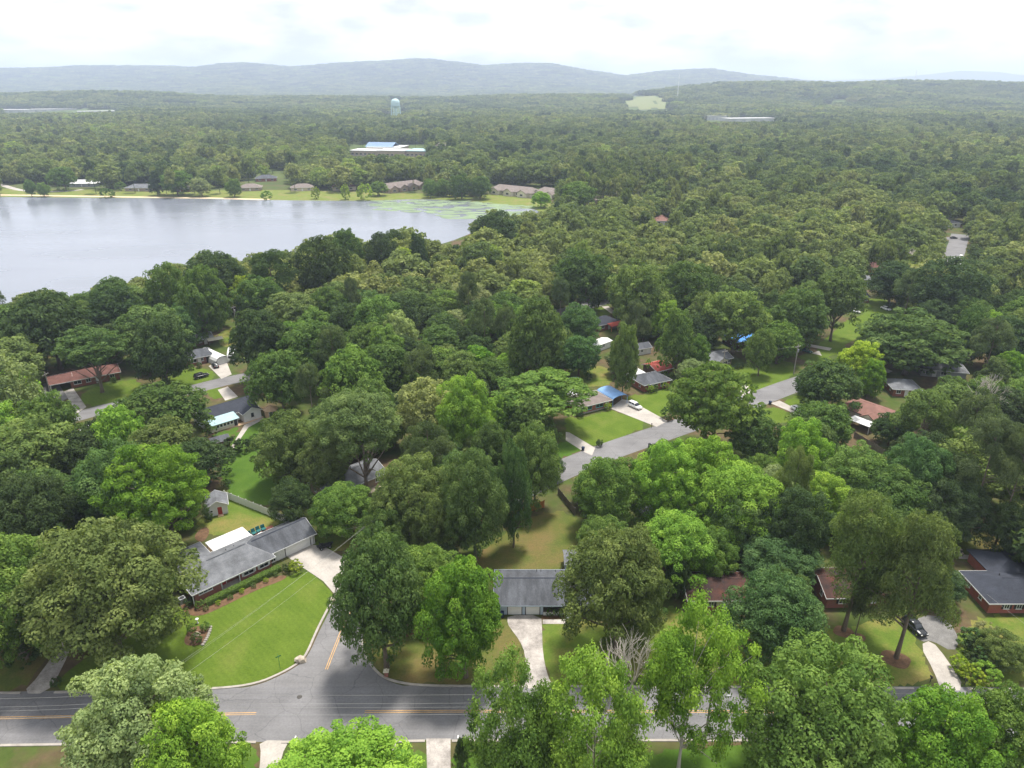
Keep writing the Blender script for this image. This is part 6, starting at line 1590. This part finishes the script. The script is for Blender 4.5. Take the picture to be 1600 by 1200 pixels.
while y_ < 1750:
    st = 8.5 + y_ * .0022
    w_ = y_ * .92 + 75
    for x_ in np.arange(-w_, w_, st):
        X = x_ + random.uniform(-.45, .45) * st; Y = y_ + random.uniform(-.45, .45) * st
        if Y < 92 or in_poly(X, Y, lakepoly): continue
        if Y < 700 and near_house(X, Y): continue
        if Y > 520 and math.sin(X * .021 + 1.7) * math.sin(Y * .017 + .6) + .5 * math.sin(X * .05 + Y * .043) > 1.08: continue      # clearings
        u_ = random.random()
        kind = 'pine' if (u_ < .07 or (Y > 560 and 60 < X / Y * 800 < 190 and Y < 820)) else 'oak' if u_ < .80 else 'tall' if u_ < .97 else 'cone'
        base_a = random.uniform(6.0, 10.5) * (1.0 if Y < 420 else random.uniform(.85, 1.35)) if kind in ('oak',) else random.uniform(5.0, 7.0)
        zt = float(terrain(X, Y)) if Y > 800 else 0.0
        for sc_ in (1.0, .72, .5):
            a_ = base_a * sc_; ht = a_ * random.uniform(1.65, 2.05) if kind == 'oak' else a_ * random.uniform(2.2, 2.7) if kind != 'pine' else random.uniform(19, 25) * (.5 + .5 * sc_)
            if kind != 'pine': ht = min(ht, 22)
            if too_close(X, Y, a_, .66 if Y < 700 else .58): continue
            cl = CLEAR[kind]
            px, py, d = PX(X, Y, zt + ht * (1 + cl) / 2); th = math.atan2(H - zt, Y)
            ry = math.sqrt((a_ * math.sin(th)) ** 2 + (ht * (1 - cl) / 2 * math.cos(th)) ** 2) * F / d; rx = a_ * F / d
            if covered(px - rx * .85, py - ry * .9, px + rx * .85, py + ry * .85) < (.07 if py > 330 else .02):
                AUTO.append((X, Y, a_, ht, kind, zt)); cell_add(X, Y, a_); break
    y_ += st
# the nearest ones in view become objects, the rest the forest mass
vis = []; OUT = []
for X, Y, a_, ht, kind, zt in AUTO:
    px, py, d = PX(X, Y, ht * .7)
    if Y < 118 and abs(X) > 95: OUT.append((d, X, Y, a_, ht, kind, zt, px, py)); continue
    if -a_ * F / d < px < 1600 + a_ * F / d and py - ht * F / d < 1200: vis.append((d, X, Y, a_, ht, kind, zt, px, py))
    else: OUT.append((d, X, Y, a_, ht, kind, zt, px, py))
vis.sort()
INDIV = vis[:max(0, 372 - NMAN)]; FAR = vis[len(INDIV):] + OUT
for X, Y, a_, ht, kind, tone, lab, cr_ in PLACED:
    tree_at(X, Y, a_, ht, kind, tone, lab, crown=cr_)
ZONES = [  # woods named by what borders them, for telling the smaller trees apart
    ((0, 0, 240, 600), 'in the left lakeside woods'), ((0, 600, 420, 1200), 'in the woods left of the corner house'), ((240, 0, 480, 600), 'in the woods behind the white house'),
    ((420, 600, 800, 1200), 'in the woods around the buried grey roof'), ((480, 0, 640, 480), 'in the shore woods right of the lake pine'), ((480, 480, 700, 600), 'in the middle woods above the buried grey roof'),
    ((640, 0, 860, 420), 'in the woods below the lily end of the lake'), ((640, 420, 860, 600), 'in the middle woods left of the trampoline'), ((860, 0, 1100, 400), 'in the woods behind the wooded street bend'), ((860, 400, 1100, 600), 'in the woods around the conical tree'),
    ((800, 600, 1200, 1200), 'in the woods below the back street'), ((1100, 0, 1330, 420), 'in the woods behind the blue tarpaulin roof'), ((1100, 420, 1330, 600), 'beside the lawns near the blue tarpaulin'), ((1330, 0, 1700, 420), 'in the woods around the straight street'),
    ((1330, 420, 1700, 620), 'in the woods around the grey hip roofs'), ((1200, 600, 1700, 1200), 'in the woods around the leaning pines')]
TW = ['dark', 'mid', 'mid', 'olive', 'green', 'mid', 'dark', 'olive', 'light', 'green']
by_zone = {}
for r_ in INDIV:
    px, py = min(max(r_[7], 0), 1599), min(max(r_[8], 1), 1199)
    zn = next((n_ for (a, b, c, d), n_ in ZONES if a <= px < c and b <= py < d), 'at the left edge of the picture' if px < 0 else 'in the woods')
    tone = random.choice(TW) if r_[5] != 'pine' else 'pine'
    if r_[5] == 'tall' and random.random() < .3: tone = 'lime'
    by_zone.setdefault((zn, tone, r_[5]), []).append(r_)
ORD = ['first', 'second', 'third', 'fourth', 'fifth', 'sixth', 'seventh', 'eighth', 'ninth', 'tenth', 'eleventh', 'twelfth', 'thirteenth', 'fourteenth', 'fifteenth']
for (zn, tone, kind), rs in by_zone.items():
    rs.sort(key=lambda r: r[7])
    for i, (d, X, Y, a_, ht, k_, zt, px, py) in enumerate(rs):
        pre = '' if len(rs) == 1 else 'leftmost ' if i == 0 else 'rightmost ' if i == len(rs) - 1 else ORD[min(i, 14)] + '-from-left '
        tree_at(X, Y, a_, ht, kind, tone, pre + WORD[tone] + ' ' + KWORD[kind] + ' ' + zn, 'trees of the neighbourhood woods')

# --- forest mass: one object, geometry-node instances of tree and grove pieces
pieces = bpy.data.collections.new('forest_pieces')
piece_kinds = []
def piece(name, kind_list, nl, ls):
    V, Tn = [], []
    for (kind, seed, ox, oy, s) in kind_list:
        c, n_, s_, t_, P_ = crown_arrays(kind, seed, nl, ls, False)
        v = leaf_quads(c, n_, s_, .62) * s; v[:, 0] += ox; v[:, 1] += oy
        V.append(v); Tn.append(np.clip(t_ + (0 if len(kind_list) == 1 else rng.uniform(-.25, .25)), 0, 1))
        if kind in ('pine', 'oak') and len(kind_list) == 1:
            r_ = .35 if kind == 'pine' else .4
            tr = [(-r_, 0, 0), (r_, 0, 0), (r_ * .6, 0, HT * .8), (-r_ * .6, 0, HT * .8), (0, -r_, 0), (0, r_, 0), (0, r_ * .6, HT * .8), (0, -r_ * .6, HT * .8)]
            V.append(np.array(tr, float)); Tn.append(np.array([.0, .0]))
    me = mesh_from_quads(name, np.concatenate(V), np.concatenate(Tn), 'leaf_forest')
    o = bpy.data.objects.new(name, me); pieces.objects.link(o); piece_kinds.append(name)
fk = [('oak', 11), ('oak', 12), ('oak', 13), ('tall', 14), ('tall', 15), ('pine', 16), ('pine', 17), ('cone', 18), ('airy', 19), ('oak', 20)]
for i, (k_, sd_) in enumerate(fk): piece('piece_%02d_%s' % (i, k_), [(k_, sd_, 0, 0, 1)], 1500, .78)
for i in range(5):
    g_ = random.Random(900 + i); lst = []
    for a_ in range(5):
        for b_ in range(5):
            lst.append((g_.choice(['oak', 'oak', 'oak', 'tall', 'pine']), g_.randrange(1000), (a_ - 2) * 11 + g_.uniform(-4, 4), (b_ - 2) * 11 + g_.uniform(-4, 4), g_.uniform(.75, 1.15)))
    piece('piece_%02d_grove' % (10 + i), lst, 150, 2.2)
KI = {'oak': (0, 1, 2, 9), 'tall': (3, 4), 'pine': (5, 6), 'cone': (7,), 'airy': (8,)}
fpts, fidx, fscl, frot = [], [], [], []
for d, X, Y, a_, ht, kind, zt, px, py in FAR:
    fpts.append((X, Y, zt - .3)); fidx.append(random.choice(KI[kind])); fscl.append((a_ / RT, a_ / RT, ht / HT)); frot.append(random.uniform(0, 6.28))
y_ = 1700.0
while y_ < 10200:
    st = 42 + (y_ - 1700) * .0085
    w_ = y_ * .80 + 60
    xs_ = np.arange(-w_, w_, st); xs_ = xs_ + rng.uniform(-.3, .3, len(xs_)) * st; ys_ = y_ + rng.uniform(-.3, .3, len(xs_)) * st
    zs_ = terrain(xs_, ys_)
    for X, Y, z_ in zip(xs_, ys_, zs_):
        s_ = st / 52
        px, py, d = PX(X, Y, z_ + 8)
        r_ = 30 * s_ * F / d
        if covered(px - r_, py - 9 * F / d - 1, px + r_, py + 1) > .02: continue
        fpts.append((X, Y, z_ - 1.5)); fidx.append(random.randrange(10, 15)); v_ = random.uniform(.85, 1.15); fscl.append((s_ * v_, s_ * v_, random.uniform(.85, 1.2))); frot.append(random.uniform(0, 6.28))
    y_ += st
fm = bpy.data.meshes.new('forest'); fm.from_pydata(fpts, [], [])
at = fm.attributes.new('idx', 'INT', 'POINT'); at.data.foreach_set('value', np.array(fidx, np.int32))
at = fm.attributes.new('scl', 'FLOAT_VECTOR', 'POINT'); at.data.foreach_set('vector', np.array(fscl, np.float32).ravel())
fa = np.array(fpts)
low = .5 + .22 * np.sin(fa[:, 0] / 61 + 2 * np.sin(fa[:, 1] / 97)) * np.sin(fa[:, 1] / 73 + 1) + .12 * np.sin(fa[:, 0] / 190 + fa[:, 1] / 240)
at = fm.attributes.new('rnd', 'FLOAT', 'POINT'); at.data.foreach_set('value', np.clip(low + rng.normal(size=len(fa)) * .2, 0, 1).astype(np.float32))
at = fm.attributes.new('rot', 'FLOAT', 'POINT'); at.data.foreach_set('value', np.array(frot, np.float32))
forest = bpy.data.objects.new('forest', fm); COL.objects.link(forest)
forest['kind'] = 'stuff'; forest['label'] = 'unbroken green forest reaching from beyond the lake to the blue hills'
ng = bpy.data.node_groups.new('forest_scatter', 'GeometryNodeTree')
ng.interface.new_socket('Geometry', in_out='INPUT', socket_type='NodeSocketGeometry'); ng.interface.new_socket('Geometry', in_out='OUTPUT', socket_type='NodeSocketGeometry')
N = ng.nodes.new
gi, go = N('NodeGroupInput'), N('NodeGroupOutput')
m2p = N('GeometryNodeMeshToPoints'); iop = N('GeometryNodeInstanceOnPoints'); ci = N('GeometryNodeCollectionInfo')
ci.inputs['Collection'].default_value = pieces; ci.inputs['Separate Children'].default_value = True; ci.inputs['Reset Children'].default_value = True
iop.inputs['Pick Instance'].default_value = True
def nat(name, dt):
    n_ = N('GeometryNodeInputNamedAttribute'); n_.data_type = dt; n_.inputs['Name'].default_value = name; return next(s for s in n_.outputs if s.enabled and s.name == 'Attribute')
cx_ = N('ShaderNodeCombineXYZ')
K = ng.links.new
K(gi.outputs[0], m2p.inputs[0]); K(m2p.outputs[0], iop.inputs['Points']); K(ci.outputs[0], iop.inputs['Instance'])
K(nat('idx', 'INT'), iop.inputs['Instance Index']); K(nat('scl', 'FLOAT_VECTOR'), iop.inputs['Scale']); K(nat('rot', 'FLOAT'), cx_.inputs['Z']); K(cx_.outputs[0], iop.inputs['Rotation'])
K(iop.outputs[0], go.inputs[0])
md = forest.modifiers.new('scatter', 'NODES'); md.node_group = ng
print('TREES manual', NMAN, 'auto', len(AUTO), 'indiv', len(INDIV), 'forest points', len(fpts))
for p in PLACED:
    if p[2] > 14 or p[3] > 30 or p[3] < 5: print('odd tree', [round(v, 1) for v in p[:4]], p[6])

# ------------------------------------------------------------------ grassy hillside field, then the air
def hit(px_, py_):
    dx, dy, dz = ray(px_, py_); Y = 1200.0
    while Y < 9900:
        if H + dz / dy * Y <= float(terrain(dx / dy * Y, Y)): break
        Y += 12
    return dx / dy * Y, Y
fmb = MB(); nu, nv2 = 14, 10
quad = [(974, 151), (1030, 147), (1048, 171), (984, 173)]
P_ = []
for j in range(nv2):
    for i in range(nu):
        u, v = i / (nu - 1), j / (nv2 - 1)
        xa = quad[0][0] + (quad[1][0] - quad[0][0]) * u; ya = quad[0][1] + (quad[1][1] - quad[0][1]) * u; xb = quad[3][0] + (quad[2][0] - quad[3][0]) * u; yb = quad[3][1] + (quad[2][1] - quad[3][1]) * u
        X, Y = hit(xa + (xb - xa) * v, ya + (yb - ya) * v); P_.append((X, Y, float(terrain(X, Y)) + 1.5))
def keep(i, j):
    u, v = i / (nu - 1), j / (nv2 - 1)
    return not ((v < .3 and u < .35 - v) or (v > .75 and u < .2) or (v < .15 and u > .8) or (.4 < v < .62 and .62 < u < .72) or (v > .8 and .5 < u < .65))
fmb.v = P_; fmb.f = [(j * nu + i, (j + 1) * nu + i, (j + 1) * nu + i + 1, j * nu + i + 1) for j in range(nv2 - 1) for i in range(nu - 1) if keep(i, j)]
structure(fmb.build('hillside_field', 'far_field', smooth=True), 'open grassy field on the far hillside')

# ------------------------------------------------------------------ shrubs and hedges
def shrub(label, px, py, r, tone, hk=1.1, group=None):
    X, Y = G(px, py) if py is not None else px[:2]
    return tree_at(X, Y, r, r * 2 * hk * .8, 'shrub', tone, label, group)
for lab, px, py, r, tn in (
        ('large golden shrub at the driveway end of the hedge', 462, 893, 1.5, 'yellow'), ('dark shrub in front of the golden shrub', 448, 893, 1.0, 'dark'), ('shrub at the foot of the white downspout', 312, 950, .9, 'green'), ('dark shrub left of the brick corner', 297, 946, 1.0, 'dark'),
        ('left shrub in the mulch island', 300, 987, .9, 'green'), ('right shrub in the mulch island', 321, 984, .9, 'green'), ('front shrub in the mulch island', 309, 1003, 1.0, 'mid'), ('shrub at the foot of the porch', 862, 962, 1.0, 'mid'), ('low shrub right of the porch', 905, 961, .8, 'dark'), ('round shrub left of the porch steps', 876, 962, .8, 'green'),
        ('dark shrub at the top of the yard hedge on the right', 1515, 1012, 2.2, 'blue'), ('second dark shrub of the right-hand yard hedge', 1526, 1028, 2.4, 'dark'), ('third dark shrub of the right-hand yard hedge', 1537, 1044, 2.3, 'blue'), ('lowest dark shrub of the right-hand yard hedge', 1522, 1050, 1.8, 'dark'),
        ('bright yellow-green shrub beside the curved driveway', 1497, 1050, 1.6, 'yellow'), ('yellow-green shrub at the road end of the curved driveway', 1515, 1066, 1.9, 'yellow'), ('lime shrub at the lower right kerb', 1540, 1068, 2.2, 'lime'), ('pinkish brown shrub on the right-hand lawn', 1538, 998, 1.9, 'cream'),
        ('dark round shrub by the shaded left drive', 42, 1036, 2.6, 'dark'), ('shrub at the left drive mouth', 88, 1072, .9, 'dark'), ('large round shrub hedge beside the green backyard', 345, 722, 2.6, 'dark'), ('hedge shrub below the red shed', 365, 705, 2.4, 'dark'), ('hedge shrub at the corner of the green backyard', 382, 706, 2.2, 'dark'), ('right end shrub of the backyard hedge', 398, 698, 2.0, 'mid'),
        ('dark shrub at the brick corner by the mown lawn', 907, 652, 1.1, 'dark'), ('yellow shrub by the door of the brown-roofed brick house', 949, 640, 1.3, 'yellow'), ('yellow flowering shrub before the dark-roofed brick house', 1014, 613, 1.5, 'yellow'), ('green shrub before the dark-roofed brick house', 1023, 612, 1.3, 'green'), ('yellow shrub at the right of the dark-roofed brick house', 1040, 608, 1.3, 'yellow'),
        ('small round shrub beside the trampoline', 920, 594, 1.3, 'dark'), ('left round shrub on the lawn by the small tan house', 1150, 576, 1.2, 'dark'), ('right round shrub on the lawn by the small tan house', 1157, 575, 1.2, 'dark'), ('yellow shrub beside the small tan house', 1133, 576, 1.0, 'yellow'), ('shrub at the corner of the mown lawn', 936, 697, 1.1, 'dark'),
        ('small dark tree-like shrub on the lawn by the big street tree', 1043, 655, 2.0, 'mid'), ('young shrub behind the corner rock', 527, 936, .9, 'dark'), ('shrub by the shed wall at the woods edge', 327, 812, 1.0, 'dark'), ('shrub before the hip-roofed house near the vehicle cover', 300, 578, 1.2, 'green'), ('shrub below the window near the vehicle cover', 312, 575, 1.1, 'mid'),
        ('shrub before the ranch house wall', 178, 598, 1.2, 'mid')):
    shrub(lab, px, py, r, tn)
names = ['leftmost', 'second', 'third', 'fourth', 'fifth', 'sixth', 'seventh', 'rightmost']
for i in range(8):
    X, Y, _ = at_corner(.6 + i * 2.35, -3.0 - .1 * (i % 3)); tree_at(X, Y, .55, .9, 'shrub', 'yellow' if i % 2 else 'olive', names[i] + (' from left of' if i not in (0, 7) else ' of') + ' the small round shrubs along the mulch strip', 'small shrubs along the mulch strip')
hd = thing('hedge', 'clipped green hedge along the front of the brick corner house', 'hedge', at_corner(0, 0, 0), crz)
n = 9000
hx = rng.uniform(1.2, 16.2, n); side_ = rng.random(n)
hy = np.where(side_ < .4, rng.uniform(-2.3, -1.1, n), np.where(side_ < .85, -2.3, -1.1)); hz_ = np.where(side_ < .4, 1.05, rng.uniform(0, 1.05, n))
cen = np.stack([hx, hy, hz_], 1) + rng.normal(size=(n, 3)) * .06
nor = np.stack([rng.normal(size=n) * .5, np.where(side_ < .4, 0, np.where(side_ < .85, -1, 1)) + rng.normal(size=n) * .5, np.where(side_ < .4, 1, .3) + rng.normal(size=n) * .4], 1); nor /= np.linalg.norm(nor, axis=1)[:, None]
hm = part('foliage', mesh_from_quads('foliage', leaf_quads(cen, nor, rng.uniform(.08, .15, n)), np.clip(rng.normal(.5, .2, n), 0, 1), 'leaf'), hd); hm.color = TONE['green'] + (1,)
sb = MB()
for i in range(12): x_ = 1.6 + i * 1.25; sb.tube([(x_, -1.7, 0), (x_ + .1, -1.7, .8)], [.05, .02], 5)
for i in range(12): x_ = 1.6 + i * 1.25
st_ = sb.build('stems', 'bark', hd); st_['kind'] = 'stuff'
hz, hnt, hb = new_mat('haze_air')
hnt.nodes.remove(hb)
hv = hnt.nodes.new('ShaderNodeVolumePrincipled')
hv.inputs['Color'].default_value = (0.69, 0.78, 1.0, 1)
hv.inputs['Density'].default_value = 1.3e-4
hv.inputs['Anisotropy'].default_value = 0.3
ho = [n for n in hnt.nodes if n.type == 'OUTPUT_MATERIAL'][0]
hnt.links.new(hv.outputs[0], ho.inputs['Volume'])
haze = MB().box(-22000, -900, -6, 22000, 17500, 440).build('haze', 'haze_air')
haze['kind'] = 'stuff'; haze['label'] = 'thin blue summer haze over the whole valley'
